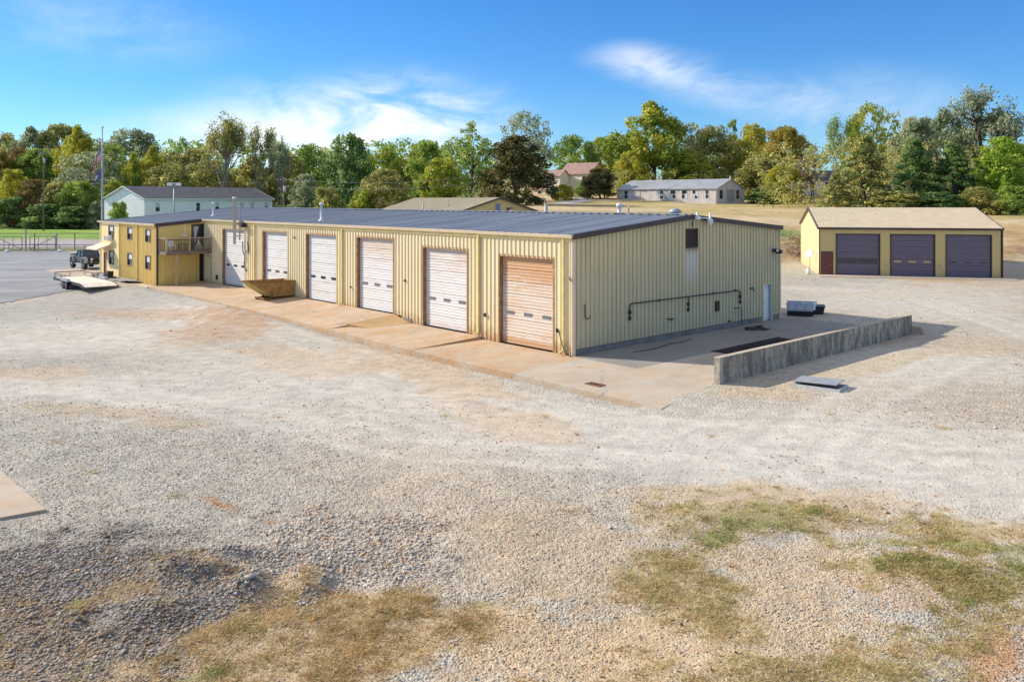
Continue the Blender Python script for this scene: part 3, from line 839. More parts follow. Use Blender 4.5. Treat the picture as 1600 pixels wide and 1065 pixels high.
MB().box(-0.30, 0.02, -0.3, -0.03, 15.75, 0.275).box(-0.30, 16.9, -0.3, -0.03, D, 0.275).build('foundation', M['concrete'], W_)
MB().box(0.0, -0.04, 0.0, 0.075, 0.075, 5.2).box(-0.075, -0.075, 0.0, 0.0, -0.0405, 5.2).build('corner_trim', M['trim_cream'], W_)
MB().box(-0.02, D - 0.07, 0.0, 0.075, D + 0.05, 5.25).build('corner_trim', M['trim_cream'], W_)
ribbed(MB(), (0, D, 0), S, 0.0, ZE - 0.1, dirn=(-1, 0, 0), nrm=(0, 1, 0), pitch=0.61).build('back_wall', M['cream'], W_)
MB().prism([(-3.7, -0.2), (D, -0.2), (D, zr(D) - .1), (RY, zr(RY) - .1), (-3.7, zr(-3.7) - .1)], 'x', -S, -S + 0.1).build('end_wall', M['pale_yellow'], W_)
# roof: two ribbed slopes on a body, office slope reaching further forward
def slope(y0, y1, x0, x1, name):
    mb = MB()
    n = math.hypot(y1 - y0, zr(y1) - zr(y0)); upv = Vector((0, y1 - y0, zr(y1) - zr(y0))).normalized()
    nr = Vector((1, 0, 0)).cross(upv)
    if nr.z < 0: nr = -nr
    ribbed(mb, (x0, y0, zr(y0)), x1 - x0, 0.0, n, dirn=(1, 0, 0), nrm=nr, up=upv, pitch=0.61, depth=0.032, flat=0.72)
    d = nr * 0.09
    q = [Vector((x0, y0, zr(y0))), Vector((x1, y0, zr(y0))), Vector((x1, y1, zr(y1))), Vector((x0, y1, zr(y1)))]
    e = nr * 0.004
    mb.hexa([p - d for p in q], [p - e for p in q])
    return mb.build(name, M['roof_steel'], W_)
slope(-0.10, RY, -L, 0.10, 'roof_slope')
slope(-3.82, RY, -S - 0.15, -L - 0.004, 'roof_slope')
slope(D + 0.12, RY, -S - 0.15, 0.10, 'roof_slope')
MB().prism([(RY - 0.22, zr(RY - 0.22) + 0.056), (RY, zr(RY) + 0.085), (RY + 0.22, zr(RY + .22) + 0.056), (RY, zr(RY) + 0.062)], 'x', -S - 0.15, 0.1).build('ridge_cap', M['roof_steel'], W_)
# gable trim
def rake(x0, x1, ya, yb, m=M['trim_brown'], h=0.21, name='rake_trim'):
    q = lambda z: [(x0, ya, zr(ya) + z), (x1, ya, zr(ya) + z), (x1, yb, zr(yb) + z), (x0, yb, zr(yb) + z)]
    return MB().hexa(q(-h), q(0.035)).build(name, m, W_)
rake(0.104, 0.17, -0.14, RY); rake(0.104, 0.17, RY, D + 0.16)
rake(-S - 0.22, -S - 0.154, -3.85, RY); rake(-S - 0.22, -S - 0.154, RY, D + 0.16)
rake(-L + 0.001, -L + 0.10, -3.85, -0.24, h=0.24)
# gutters
def gutter(x0, x1, y, z, name='gutter'):
    mb = MB()
    mb.prism([(y, z - 0.13), (y - 0.10, z - 0.13), (y - 0.14, z), (y - 0.125, z), (y - 0.09, z - 0.115), (y, z - 0.115)], 'x', x0, x1)
    mb.prism([(y - 0.14, z + 0.0005), (y - 0.12, z + 0.0005), (y - 0.12, z + 0.02), (y - 0.14, z + 0.02)], 'x', x0, x1)
    return mb.build(name, M['trim_cream'], W_)
gutter(-L - 0.0, -6.5, -0.10, ZE - 0.015); gutter(-6.48, 0.10, -0.10, ZE - 0.03)
gutter(-S - 0.15, -L - 0.01, -3.82, zr(-3.82) - 0.015)
MB().box(-L, -0.095, ZE - 0.30, 0.0, -0.04, ZE - 0.147).build('eave_trim', M['trim_yellow'], W_)
for x in (-33.0, -31.7, -19.6, -6.5, -0.55):
    z = 0.15 if x > -6 else (0.3 if x > -13 else 0.6)
    if x == -33.0: continue
    MB().box(x - 0.055, -0.14, z, x + 0.055, -0.04, ZE - 0.16).beam((x, -0.10, z + 0.02), (x - 0.05, -0.32, z - 0.09), 0.09, 0.07).build('downspout', M['trim_yellow'], W_)
# doors on the long front
for i, (a, b, z, m) in enumerate(doors):
    j = MB()
    j.box(a - 0.10, -0.035, z, a - 0.001, 0.30, z + 4.36).box(b + 0.001, -0.035, z, b + 0.10, 0.30, z + 4.36).box(a - 0.0, -0.034, z + 4.25, b, 0.30, z + 4.359)
    j.build('door_frame', M['jamb'], W_)
    overhead_door(W_, a, b, z, 4.25, 0.18, m, M['glass_grey'] if i > 2 else M['glass'], label='overhead door bleached to orange rust' if i == 5 else None)
# weathered foot of the wall at the floor step
MB().box(-13.2, -0.058, 0.16, -12.3, -0.047, 0.36).build('patch', M['concrete'], W_)
# small fittings on the long front
for x, z, w, h in ((-38.3, 0.75, 0.16, 0.35), (-6.0, 1.15, 0.1, 0.18), (-0.95, 0.95, 0.08, 0.18), (-12.9, 2.4, 0.07, 0.12), (-18.6, 1.6, .07, .12), (-25.7, 4.4, .08, .1)):
    MB().box(x - w / 2, -0.13, z, x + w / 2, -0.036, z + h).build('junction_box', M['dark_metal'], W_)
MB().tube([(-0.9, -0.06, 1.05), (-0.55, -0.2, 0.55), (-0.25, -0.28, 0.12), (0.15, -0.3, 0.03)], 0.022, 6).build('cable', M['black_pipe'], W_, True)
MB().tube([(-.18, -.10, 3.55), (-.1, -.16, 3.45), (.04, -.18, 3.35)], 0.03, 6).build('bracket', M['dark_metal'], W_)
# exhaust stack in front of the gutter, its braces and loose cables
st = MB().lathe([(0.11, 3.7), (0.11, 7.0), (0.15, 7.0), (0.15, 7.05), (0.18, 7.06), (0.18, 7.16), (0.03, 7.22)], 14, at=(-34.05, -0.52, 0)).build('exhaust_stack', M['metal'], W_, True)
for zb in (5.2, 4.3): MB().beam((-34.05, -0.4, zb), (-33.8, -0.05, zb), 0.05).build('brace', M['dark_metal'], st)
MB().tube([(-33.55, -0.36, 4.0), (-33.5, -0.36, 6.3)], 0.06, 8).build('conduit', M['dull_metal'], W_)
MB().tube([(-33.6, -.1, 3.9), (-33.5, -.14, 3.2), (-33.2, -.1, 2.8), (-33.35, -.12, 2.2), (-33.0, -.1, 1.7)], 0.035, 6).build('cable', M['black_pipe'], W_)
MB().tube([(-33.0, -.1, 4.9), (-32.8, -.12, 4.0), (-32.6, -.1, 3.0)], 0.03, 6).build('cable', M['black_pipe'], W_)
fl = MB().box(-33.35, -0.50, 4.95, -32.95, -0.15, 5.30).build('floodlight', M['dark_metal'], W_)
MB().box(-33.2, -0.15, 5.05, -33.1, -0.03, 5.15).build('bracket', M['dark_metal'], fl)
MB().box(-32.95, -0.14, 3.3, -32.75, -0.04, 4.9).build('panel_box', M['trim_cream'], W_)
# gable wall: louvre, pipe work, door, lamps
lv = MB().box(0.0, 8.42, 4.50, 0.06, 8.50, 5.50).box(0.0, 9.37, 4.50, 0.06, 9.45, 5.50).box(0, 8.50, 4.50, 0.058, 9.37, 4.57).box(0, 8.50, 5.43, 0.058, 9.37, 5.50).build('louvre', M['rusty_louvre'], W_)
for k in range(8):
    z = 4.60 + k * 0.105
    MB().hexa([(0.0, 8.505, z + 0.06), (0.045, 8.505, z), (0.045, 9.365, z), (0.0, 9.365, z + 0.06)], [(0.0, 8.505, z + 0.075), (0.045, 8.505, z + 0.015), (0.045, 9.365, z + 0.015), (0, 9.365, z + 0.075)]).build('slat', M['rusty_louvre'], lv)
MB().box(-0.12, 8.5, 4.55, -0.08, 9.38, 5.45).build('backing', M['black_pipe'], lv)
M['washed'] = siding('washed_out_paint', (0.62, 0.62, 0.56), (0.45, 0.40, 0.30), 0, 0.5)
pp = MB()
pp.tube([(0.10, 3.83, 1.45), (0.10, 3.83, 1.92), (0.10, 3.88, 2.0), (0.10, 3.98, 2.02), (0.10, 8.5, 2.0), (0.10, 13.2, 1.98), (0.10, 13.32, 1.93), (0.10, 13.36, 1.83), (0.10, 13.36, 1.45)], 0.032, 8)
pp.tube([(0.10, 8.52, 2.0), (0.10, 8.52, 1.4)], 0.028, 8)
pw = pp.build('air_pipe', M['black_pipe'], W_, True)
for y in (3.83, 8.52, 13.36):
    MB().box(0.05, y - 0.06, 1.55, 0.15, y + 0.06, 1.70).build('valve', M['dark_metal'], pw); MB().box(0.06, y - 0.05, 1.24, 0.14, y + 0.05, 1.42).build('valve', M['dark_metal'], pw)
for y in (6.1, 10.8, 12.9):
    MB().box(0.0, y - 0.04, 1.95, 0.12, y + 0.04, 2.05).build('clip', M['dark_metal'], pw)
MB().tube([(0.08, 0.68, 2.25), (0.08, 0.68, 1.72), (0.1, 0.76, 1.60), (0.12, 0.92, 1.60), (0.12, 1.0, 1.70)], 0.025, 6).build('hook', M['dark_metal'], W_)
MB().box(0.0, 11.05, 1.02, 0.10, 11.35, 1.55).build('meter_box', M['rusty_louvre'], W_)
MB().tube([(0.10, 12.75, 1.05), (0.10, 13.3, 1.03), (0.11, 13.5, 0.9), (0.10, 13.52, 0.1)], 0.022, 6).build('hose', M['black_pipe'], W_, True)
MB().box(0.0, 7.0, 0.93, 0.07, 7.3, 1.0).box(0, 6.8, 0.99, 0.06, 7.0, 1.03).build('bracket', M['dark_metal'], W_)
MB().box(0.0, 14.5, 1.95, 0.08, 14.75, 2.03).tube([(0.05, 14.75, 2.0), (0.06, 14.9, 1.8)], .02, 6).build('bracket', M['dark_metal'], W_)
MB().box(0.0, 12.3, 0.33, 0.07, 12.5, 0.40).build('bracket', M['dark_metal'], W_)
sdr = MB().box(-0.16, 15.90, 0.02, -0.12, 16.76, 2.10).build('side_door', M['white'], W_)
sdr['label'] = 'pale blue white personnel door'
MB().tube([(-0.12, 15.98, 1.02), (-0.05, 15.98, 1.02), (-0.05, 16.1, 1.02)], 0.018, 6).build('handle', M['dark_metal'], sdr)
MB().box(-0.118, 16.0, 1.45, -0.115, 16.12, 1.6).build('sticker', M['dull_metal'], sdr)
M['blue_grey'] = mat('blue_grey_paint', (0.36, 0.45, 0.53), 0.6)
MB().box(-0.2, 15.80, 0.0, 0.05, 15.895, 2.18).box(-0.2, 16.765, 0.0, 0.05, 16.86, 2.18).box(-0.2, 15.895, 2.105, 0.049, 16.765, 2.179).build('door_frame', M['trim_yellow'], W_)
MB().box(-0.11, 16.70, 0.0, 0.03, 16.764, 2.10).build('door_jamb', M['blue_grey'], W_)
lampm = MB().box(0.17, 9.0, 5.96, 0.32, 9.28, 6.14).lathe([(0.07, 6.14), (0.09, 6.2), (0.06, 6.34), (0.02, 6.36)], 10, at=(0.22, 9.14, 0)).build('gable_lamp', M['white'], W_)
MB().tube([(0.2, 9.28, 6.05), (0.22, 9.95, 6.03), (0.3, 10.05, 6.02)], 0.035, 8).lathe([(0.05, 5.62), (0.13, 5.66), (0.15, 5.82), (0.17, 5.95), (0.06, 6.02), (0.05, 6.3), (0.03, 6.31)], 12, at=(0.34, 10.1, 0)).build('yard_camera', M['white'], W_, True)
sl_ = MB().tube([(0.0, 17.0, 4.05), (0.18, 17.05, 4.05)], 0.05, 8).box(0.12, 16.7, 3.95, 0.38, 16.95, 4.15).box(0.12, 17.1, 3.85, 0.4, 17.35, 4.08).build('spotlight', M['dark_metal'], W_)
MB().box(0.381, 16.73, 3.98, 0.385, 16.92, 4.12).build('lens', M['lamp_glass'], sl_)
MB().tube([(0.06, 8.95, 5.85), (0.06, 8.95, 5.6)], 0.03, 6).build('bracket', M['dark_metal'], W_)
# roof vents
def flue(x, y, z1, r=0.075, m=M['pvc'], cap=True, name='roof_vent_pipe'):
    z = zr(y)
    pr = [(r * 2.6, z - 0.02), (r * 2.2, z + 0.05), (r * 1.15, z + 0.10), (r, z + 0.11), (r, z1)]
    if cap: pr += [(r * 1.5, z1), (r * 1.5, z1 + 0.16), (r * 0.4, z1 + 0.2)]
    return MB().lathe(pr, 12, at=(x, y, 0)).build(name, m, W_, True)
flue(-24.9, 1.5, 6.62, 0.085); flue(-43.9, 2.0, 6.6, 0.07)
flue(-11.1, 9.3, 6.72, 0.10, M['dull_metal'], False); flue(-5.1, 9.2, 6.6, 0.12); flue(-4.75, 9.6, 6.8, 0.035, M['dull_metal'], False)
flue(-25.5, 10.5, 6.78, 0.05, M['dull_metal'], False)
z = zr(10.0)
MB().lathe([(0.22, z - 0.03), (0.20, z + 0.16), (0.34, z + 0.20), (0.36, z + 0.26), (0.22, z + 0.40), (0.03, z + 0.44)], 16, at=(-1.75, 9.9, 0)).build('turbine_vent', M['dull_metal'], W_, True)

# ------------------------------------------------------------------ office end
OF = -3.7
zo = zr(OF) - 0.12
wn = [(-52.65, 3.72, 1.35, 1.05), (-47.7, 3.66, 1.25, 1.05), (-43.45, 3.62, 1.1, 1.05), (-52.5, 1.35, 1.2, 1.2), (-47.7, 1.5, 1.25, 1.08), (-43.45, 1.45, 1.1, 1.12)]
hl = [(x + S, x + w + S, z, z + h) for x, z, w, h in wn]
h1 = [h for h in hl if h[1] < 5.3] + [(0.9, 1.75, 0.0, 2.3)]
ribbed(MB(), (-S, OF, 0), 5.3, 0.1, zo, h1, depth=0.012).build('office_wall', M['pale_yellow'], W_)
h2 = [(a - 5.3, b - 5.3, c, d) for a, b, c, d in hl if a > 5.3]
ribbed(MB(), (-S + 5.3, OF, 0), 8.7, 0.15, zo, h2).build('office_wall', M['ochre'], W_)
for x, z, w, h in wn:
    window(W_, x, z, w, h, OF, pane=M['glass'])
MB().box(-54.1, OF + 0.05, 0.12, -53.26, OF + 0.1, 2.29).build('office_door', M['door_maroon'], W_)
gx_ = lambda y: zr(y) - 0.1
ribbed(MB(), (-L, OF, 0), 3.7, 0.15, lambda s: zr(OF + s) - 0.12, [(2.68, 3.7, 3.02, 5.06), (3.34, 3.69, 0.25, 2.75)], dirn=(0, 1, 0), nrm=(1, 0, 0), pitch=0.61, depth=0.03, flat=0.78).build('office_side_wall', M['ochre'], W_)
MB().box(-L - 0.03, OF - 0.045, 0.1, -L + 0.06, OF - 0.005, zo).box(-L + 0.031, OF - 0.004, 0.1, -L + 0.06, OF + 0.08, zo).build('corner_trim', M['trim_brown'], W_)
MB().box(-S - 0.05, OF - 0.05, 0.1, -S + 0.1, OF - 0.02, zo).build('corner_trim', M['pale_yellow'], W_)
for x in (-49.6, -45.2):
    MB().box(x - 0.055, OF - 0.15, 0.45, x + 0.055, OF - 0.04, zo + 0.02).tube([(x, OF - 0.09, 0.5), (x, OF - 0.14, 0.3), (x - 0.05, OF - 0.4, 0.25)], 0.05, 8).build('downspout', M['trim_yellow'], W_)
fd = MB().box(-L - 0.10, -1.0, 3.02, -L - 0.04, -0.04, 5.06).build('balcony_door', M['truck_black'], W_)
MB().box(-L - 0.036, -0.82, 3.35, -L - 0.03, -0.22, 4.85).build('pane', M['glass'], fd)
MB().poly([(-L - 0.028, -0.80, 4.84), (-L - 0.028, -0.38, 4.84), (-L - 0.028, -0.55, 4.3), (-L - 0.028, -0.66, 3.6), (-L - 0.028, -0.76, 3.6)]).build('curtain', M['curtain'], fd)
MB().box(-L - 0.12, -0.36, 0.25, -L - 0.06, -0.02, 2.75).build('store_door', M['truck_black'], W_)
# canopy over the entry
cn = MB()
cn.hexa([(-54.75, -5.0, 2.62), (-51.7, -5.0, 2.62), (-51.7, OF - 0.03, 2.98), (-54.75, OF - 0.03, 2.98)], [(-54.75, -5.0, 2.72), (-51.7, -5.0, 2.72), (-51.7, OF - 0.03, 3.16), (-54.75, OF - 0.03, 3.16)])
cn.build('entry_canopy', M['trim_cream'], W_)
# balcony: deck, posts, rails, balusters
bl = bpy.data.objects.new('balcony', None); COL.objects.link(bl); bl.parent = W_
bx0, bx1, by0, by1 = -L + 0.04, -L + 1.72, -3.62, -0.06
for k in range(12):
    x = bx0 + (bx1 - bx0) * k / 12
    MB().box(x + 0.004, by0, 2.96, x + (bx1 - bx0) / 12 - 0.004, by1, 3.0).build('deck_board', M['wood_rail'], bl)
MB().box(bx0, by0, 2.74, bx1, by0 + 0.05, 2.957).box(bx1 - 0.05, by0 + 0.052, 2.74, bx1, by1, 2.957).box(bx0, by0 + 0.052, 2.76, bx0 + 0.05, by1, 2.955).build('joist', M['wood_rail'], bl)
for x, y in ((bx1 - 0.05, by0 + 0.05), (bx1 - 0.05, (by0 + by1) / 2), (bx1 - 0.05, by1 - 0.05), (bx0 + 0.06, by0 + 0.05)):
    MB().box(x - 0.045, y - 0.045, 3.002, x + 0.045, y + 0.045, 4.0).build('railing_post', M['wood_pale'], bl)
MB().box(bx1 - 0.12, by0 - 0.02, 4.002, bx1 + 0.03, by1, 4.045).build('handrail', M['wood_pale'], bl)
MB().box(bx0, by0 - 0.02, 4.002, bx1 - 0.122, by0 + 0.12, 4.044).build('handrail', M['wood_pale'], bl)
MB().box(bx1 - 0.068, by0 + 0.1, 3.86, bx1 - 0.032, by1 - .1, 3.94).box(bx1 - 0.068, by0 + 0.1, 3.05, bx1 - 0.032, by1 - .1, 3.12).build('rail', M['wood_rail'], bl)
bm_ = MB().box(-0.016, -0.016, 3.0, 0.016, 0.016, 3.92).mesh('baluster', M['wood_rail'])
for k in range(27):
    y = by0 + 0.16 + k * (by1 - by0 - 0.3) / 26
    if abs(y - (by0 + by1) / 2) > 0.07: put('baluster', bm_, bl, (bx1 - 0.012, y, 0))
for k in range(3):
    put('baluster', bm_, bl, (bx0 + 0.45 + 0.4 * k, by0 + 0.02, 0))
# balcony's leg (stands on the apron)
MB().box(bx1 - 0.1, by0 + 0.75, 0.28, bx1 - 0.0, by0 + 0.85, 2.735).build('balcony_leg', M['wood_pale'], W_)
# wall lamp under the balcony
MB().lathe([(0.03, 0), (0.1, 0.03), (0.12, 0.12), (0.02, 0.16)], 10, at=(-L + 1.05, -0.12, 2.35)).build('wall_lamp', M['lamp_glass'], W_, True)
MB().tube([(-L + 1.6, -0.1, 0.5), (-L + 1.6, -0.1, 2.4), (-L + 1.4, -0.1, 2.55)], 0.03, 6).build('conduit', M['dull_metal'], W_)
def on_workshop(x, y, z): return to_world(x, y, z)
# things on and around the office
ac = thing('air_conditioner', 'white box air conditioner hung under the upper office window', 'air conditioner', on_workshop(-52.0, OF - 0.06, 3.42), B_ANG)
MB().box(-0.42, -0.45, 0, 0.42, 0, 0.46).build('casing', M['white'], ac)
for k in range(4): MB().box(-0.34, -0.462, 0.07 + k * 0.1, 0.34, -0.452, 0.12 + k * 0.1).build('grille_slat', M['dark_metal'], ac)
ch = thing('folding_chair', 'white plastic chair at the left end of the balcony', 'chair', on_workshop(-L + 1.1, -2.95, 3.0), B_ANG)
MB().box(-0.24, -0.24, 0.40, 0.24, 0.24, 0.44).build('seat', M['white'], ch)
MB().hexa([(-0.28, -0.23, .44), (-0.24, -0.23, .44), (-0.24, .23, .44), (-0.28, .23, .44)], [(-0.38, -0.23, .9), (-0.34, -0.23, .9), (-0.34, .23, .9), (-0.38, .23, .9)]).build('backrest', M['white'], ch)
for sx in (-.2, .2):
    for sy in (-.2, .2): MB().box(sx - .02, sy - .02, 0, sx + .02, sy + .02, 0.399).build('leg', M['white'], ch)
co_ = thing('cooler', 'pale grey box with a bottle shaped top standing on the balcony before the dark door', 'cooler', on_workshop(-L + 1.3, -0.95, 3.0), B_ANG)
MB().box(-0.2, -0.25, 0, 0.2, 0.25, 0.42).build('body', M['dull_metal'], co_)
MB().lathe([(0.15, 0.421), (0.15, 0.55), (0.07, 0.68), (0.07, 0.98), (0.1, 0.99), (0.1, 1.04)], 12).build('bottle', M['white'], co_, True)
tb = thing('side_table', 'small dark table in the middle of the balcony', 'table', on_workshop(-L + 0.75, -1.95, 3.0), B_ANG)
MB().box(-0.3, -0.3, 0.5, 0.3, 0.3, 0.54).build('tabletop', M['wood_rail'], tb)
for sx in (-.25, .25):
    for sy in (-.25, .25): MB().box(sx - .025, sy - .025, 0, sx + .025, sy + .025, 0.499).build('leg', M['wood_rail'], tb)
pb = thing('hanging_planter', 'white planter with green leaves hanging by a cord above the balcony', 'planter', on_workshop(-L + 0.55, -1.75, 4.05), B_ANG)
MB().lathe([(0.08, 0), (0.2, 0.06), (0.22, 0.16), (0.2, 0.16)], 12).build('bowl', M['white'], pb, True)
MB().tube([(0.18, 0, .16), (0, 0, 0.95)], 0.012, 5).tube([(-0.18, 0, .16), (0, 0, 0.95)], 0.012, 5).build('cord', M['pvc'], pb)
# ------------------------------------------------------------------ low retaining wall and things on the yard
M['wall_concrete'] = None
def stained_wall():
    m, t, b = new_mat('streaked_concrete_wall')
    co = t.add('ShaderNodeTexCoord').outputs['Object']
    s = t.noise(t.vmath('MULTIPLY', co, (2.6, 2.6, 0.55)), 1.0, 6, 0.7)
    f = t.noise(co, 6, 5, 0.7)
    z = t.add('ShaderNodeSeparateXYZ', i_0=co).outputs[2]
    k = t.math('ADD', t.math('MULTIPLY', s, 0.8), t.math('MULTIPLY', f, 0.3))
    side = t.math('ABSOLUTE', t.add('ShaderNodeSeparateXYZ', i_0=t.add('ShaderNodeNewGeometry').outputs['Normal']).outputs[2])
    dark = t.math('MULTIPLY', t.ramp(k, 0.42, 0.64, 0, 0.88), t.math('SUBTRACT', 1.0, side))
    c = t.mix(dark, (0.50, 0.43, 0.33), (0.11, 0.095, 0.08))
    c = t.mix(t.math('MULTIPLY', t.ramp(f, 0.5, 0.8, 0, 0.4), 1.0), c, (0.50, 0.44, 0.35))
    t.put(b.inputs['Base Color'], c); b.inputs['Roughness'].default_value = 0.92
    bn = t.add('ShaderNodeBump', i_Height=f, i_Strength=0.3, i_Distance=0.02); t.put(b.inputs['Normal'], bn.outputs[0])
    return m
M['wall_concrete'] = stained_wall()
rw = thing('retaining_wall', 'low streaked concrete wall along the edge of the slab beside the workshop gable', 'wall', on_workshop(7.5, -0.15, 0), B_ANG)
MB().box(0, 0, -0.4, 0.24, 17.55, 0.985).build('wall_body', M['wall_concrete'], rw)
MB().box(-0.002, 0.002, 0.987, 0.242, 17.548, 1.01).build('wall_top', M['slab_tan'], rw)
tag(MB().hexa([on_workshop(7.5, 17.5, -.1), on_workshop(8.3, 17.6, -.1), on_workshop(8.2, 18.1, -.1), on_workshop(7.4, 18.0, -.1)],
              [on_workshop(7.65, 17.6, .42), on_workshop(8.1, 17.65, .36), on_workshop(8.0, 17.95, .4), on_workshop(7.6, 17.9, .5)]).build('boulder', M['rock']), 'tan rock lying against the far end of the low concrete wall', 'rock')
# drain grates in the slab
M['grate'] = mat('rusty_grate', (0.06, 0.045, 0.04), 0.9, 0.3, 6)
gt = thing('floor_grate', 'long dark floor grate in the shaded slab behind the low wall', 'grate', on_workshop(3.6, 5.5, 0.0), B_ANG)
MB().box(0, 0, -0.02, 1.05, 5.9, 0.006).build('pit', M['rubber'], gt)
gb = MB().box(0, 0, 0.0065, 1.05, 0.06, 0.03).mesh('grate_bar', M['grate'])
for k in range(40): put('grate_bar', gb, gt, (0, 0.05 + k * 0.145, 0))
MB().box(-0.05, -0.05, 0.007, -0.001, 5.95, 0.028).box(1.051, -0.05, 0.007, 1.1, 5.95, 0.028).build('frame', M['grate'], gt)
gp_ = thing('drain_cover', 'small rusty drain cover set in the sunlit front slab', 'drain cover', (*spot(930, 600, -.06), 0.0), B_ANG)
gp_.location.z = -0.075
MB().box(-0.38, -0.2, -0.03, 0.38, 0.2, 0.022).build('plate', M['rust'], gp_)
for k in range(6): MB().box(-0.33 + k * 0.115, -0.15, 0.0225, -0.28 + k * 0.115, 0.15, 0.03).build('bar', M['grate'], gp_)
# steel lid lying on the gravel
px, py = spot(1277, 603, 0)
ld = thing('steel_lid', 'grey sheet steel lid propped on its frame on the gravel outside the low wall', 'steel panel', (px, py, gz(px, py)), R(-38))
MB().hexa([(-0.75, -0.5, 0.17), (0.85, -0.5, 0.22), (0.85, 0.5, 0.24), (-0.75, 0.5, 0.19)], [(-0.75, -0.5, 0.20), (0.85, -0.5, 0.25), (0.85, 0.5, 0.27), (-0.75, 0.5, 0.22)]).build('top_sheet', M['dull_metal'], ld)
MB().box(-0.7, -0.62, 0.0, 1.0, -0.55, 0.10).box(-0.7, 0.40, 0.0, 1.0, 0.46, 0.10).box(0.92, -0.549, 0.02, 1.0, 0.399, 0.09).box(-0.7, -0.549, 0, -0.63, 0.399, 0.16).build('frame', M['metal'], ld)
# hose heap by the side door
hh = MB(); pts = []
for k in range(60):
    a = k * 0.55; r = 0.28 + 0.2 * math.sin(k * 1.7)
    pts.append((r * math.cos(a) * 1.2, r * math.sin(a) * 1.9, 0.04 + 0.0012 * k))
hh.tube(pts, 0.028, 6)
o = hh.build('hose_coil', M['black_pipe'], None, True); o.location = on_workshop(1.35, 13.0, 0.0); o.rotation_euler = (0, 0, B_ANG)
tag(o, 'untidy coil of dark hose lying on the slab near the side door', 'hose')
o = MB().tube([(0, 0, .03), (0.1, 1.5, .03), (-.2, 2.8, .03), (-0.15, 4.2, .03), (-.5, 5.2, .03)], 0.016, 6).build('hose', M['black_pipe'], None, True)
o.location = on_workshop(1.3, 2.6, 0.0); o.rotation_euler = (0, 0, B_ANG)
tag(o, 'thin dark hose stretched along the slab at the foot of the gable wall', 'hose')
# truck bodies parked at the end of the slab
def bed(name, label, px, py, l, w, h, zf, mt, rz):
    x, y = spot(px, py, 0)
    t = thing(name, label, 'utility box', (x, y, 0), rz)
    MB().box(-l / 2, -w / 2, zf, l / 2, w / 2, zf + 0.05).build('floor', M['dark_metal'], t)
    for s in (-1, 1):
        MB().hexa([(-l / 2, s * w / 2 - .03, zf + .052), (l / 2, s * w / 2 - .03, zf + .052), (l / 2, s * w / 2 + .03, zf + .052), (-l / 2, s * w / 2 + .03, zf + .052)],
                  [(-l / 2 - .06, s * (w / 2 + .05) - .04, zf + h), (l / 2 + .06, s * (w / 2 + .05) - .04, zf + h), (l / 2 + .06, s * (w / 2 + .05) + .04, zf + h), (-l / 2 - .06, s * (w / 2 + .05) + .04, zf + h)]).build('side_panel', mt, t)
        MB().box(s * l / 2 - 0.03, -w / 2 + 0.032, zf + 0.052, s * l / 2 + 0.03, w / 2 - 0.032, zf + h - 0.08).build('end_panel', mt, t)
        MB().box(-l / 2, s * w * 0.3 - 0.05, 0.005, l / 2, s * w * 0.3 + 0.05, zf - 0.002).build('skid', M['dark_metal'], t)
    for k in range(3): MB().box(-l / 2 + 0.1 + k * l / 3, -w / 2 - 0.085, zf + 0.15, -l / 2 + l / 3 + k * l / 3 - 0.05, -w / 2 - 0.065, zf + h - 0.1).build('locker_door', mt, t)
    return t
M['blue_white'] = mat('pale_blue_white_paint', (0.50, 0.54, 0.60), 0.5, 0.1, 3)
bed('truck_bed', 'pale blue grey truck bed standing on skids past the workshop corner', 1250, 492.5, 1.45, 1.15, 0.52, 0.28, M['blue_white'], R(-20))
bed('truck_bed', 'small white steel box between the pale truck bed and the dark bin', 1265.5, 491, 0.55, 0.9, 0.50, 0.25, M['white'], R(-30))
x, y = spot(1277, 490, 0)
db = thing('dark_bin', 'dark grey open bin at the right end of the boxes past the workshop corner', 'bin', (x, y, 0), R(-15))
MB().hexa([(-.32, -.3, 0.02), (.32, -.3, 0.02), (.32, .3, 0.02), (-.32, .3, 0.02)], [(-.42, -.38, .5), (.42, -.38, .5), (.42, .38, .5), (-.42, .38, .5)]).build('tub', M['dark_metal'], db)
MB().box(-.45, -.41, .501, .45, -.36, .54).box(-.45, .36, .501, .45, .41, .54).box(-.45, -.359, .501, -.40, .359, .539).box(.40, -.359, .501, .45, .359, .539).build('rim', M['dull_metal'], db)
# self-dumping hopper
hp = thing('scrap_hopper', 'rusty green self dumping steel hopper on the apron before the second overhead door', 'hopper', on_workshop(-26.5, -1.75, 0.36), B_ANG)
prof_o = [(0.05, 0.22), (1.62, 0.22), (1.72, 1.22), (-1.35, 1.27), (-1.42, 1.22)]
prof_i = [(0.09, 0.27), (1.57, 0.27), (1.66, 1.21), (-1.28, 1.22)]
def hside(x):
    return MB().prism(prof_o, 'x', x, x + 0.05)
hside(-0.8).build('side_plate', M['hopper'], hp); hside(0.75).build('side_plate', M['hopper'], hp)
MB().hexa([(-0.748, -1.42, 1.20), (0.748, -1.42, 1.20), (0.748, 0.05, 0.22), (-0.748, 0.05, 0.22)], [(-0.748, -1.40, 1.25), (0.748, -1.40, 1.25), (0.748, 0.09, 0.27), (-0.748, 0.09, 0.27)]).build('chute', M['hopper_green'], hp)
MB().box(-0.748, 0.095, 0.221, 0.748, 1.60, 0.27).build('bottom_plate', M['rust'], hp)
MB().hexa([(-0.748, 1.58, .272), (.748, 1.58, .272), (.748, 1.63, .272), (-.748, 1.63, .272)], [(-0.748, 1.66, 1.22), (.748, 1.66, 1.22), (.748, 1.71, 1.22), (-.748, 1.71, 1.22)]).build('back_plate', M['hopper'], hp)
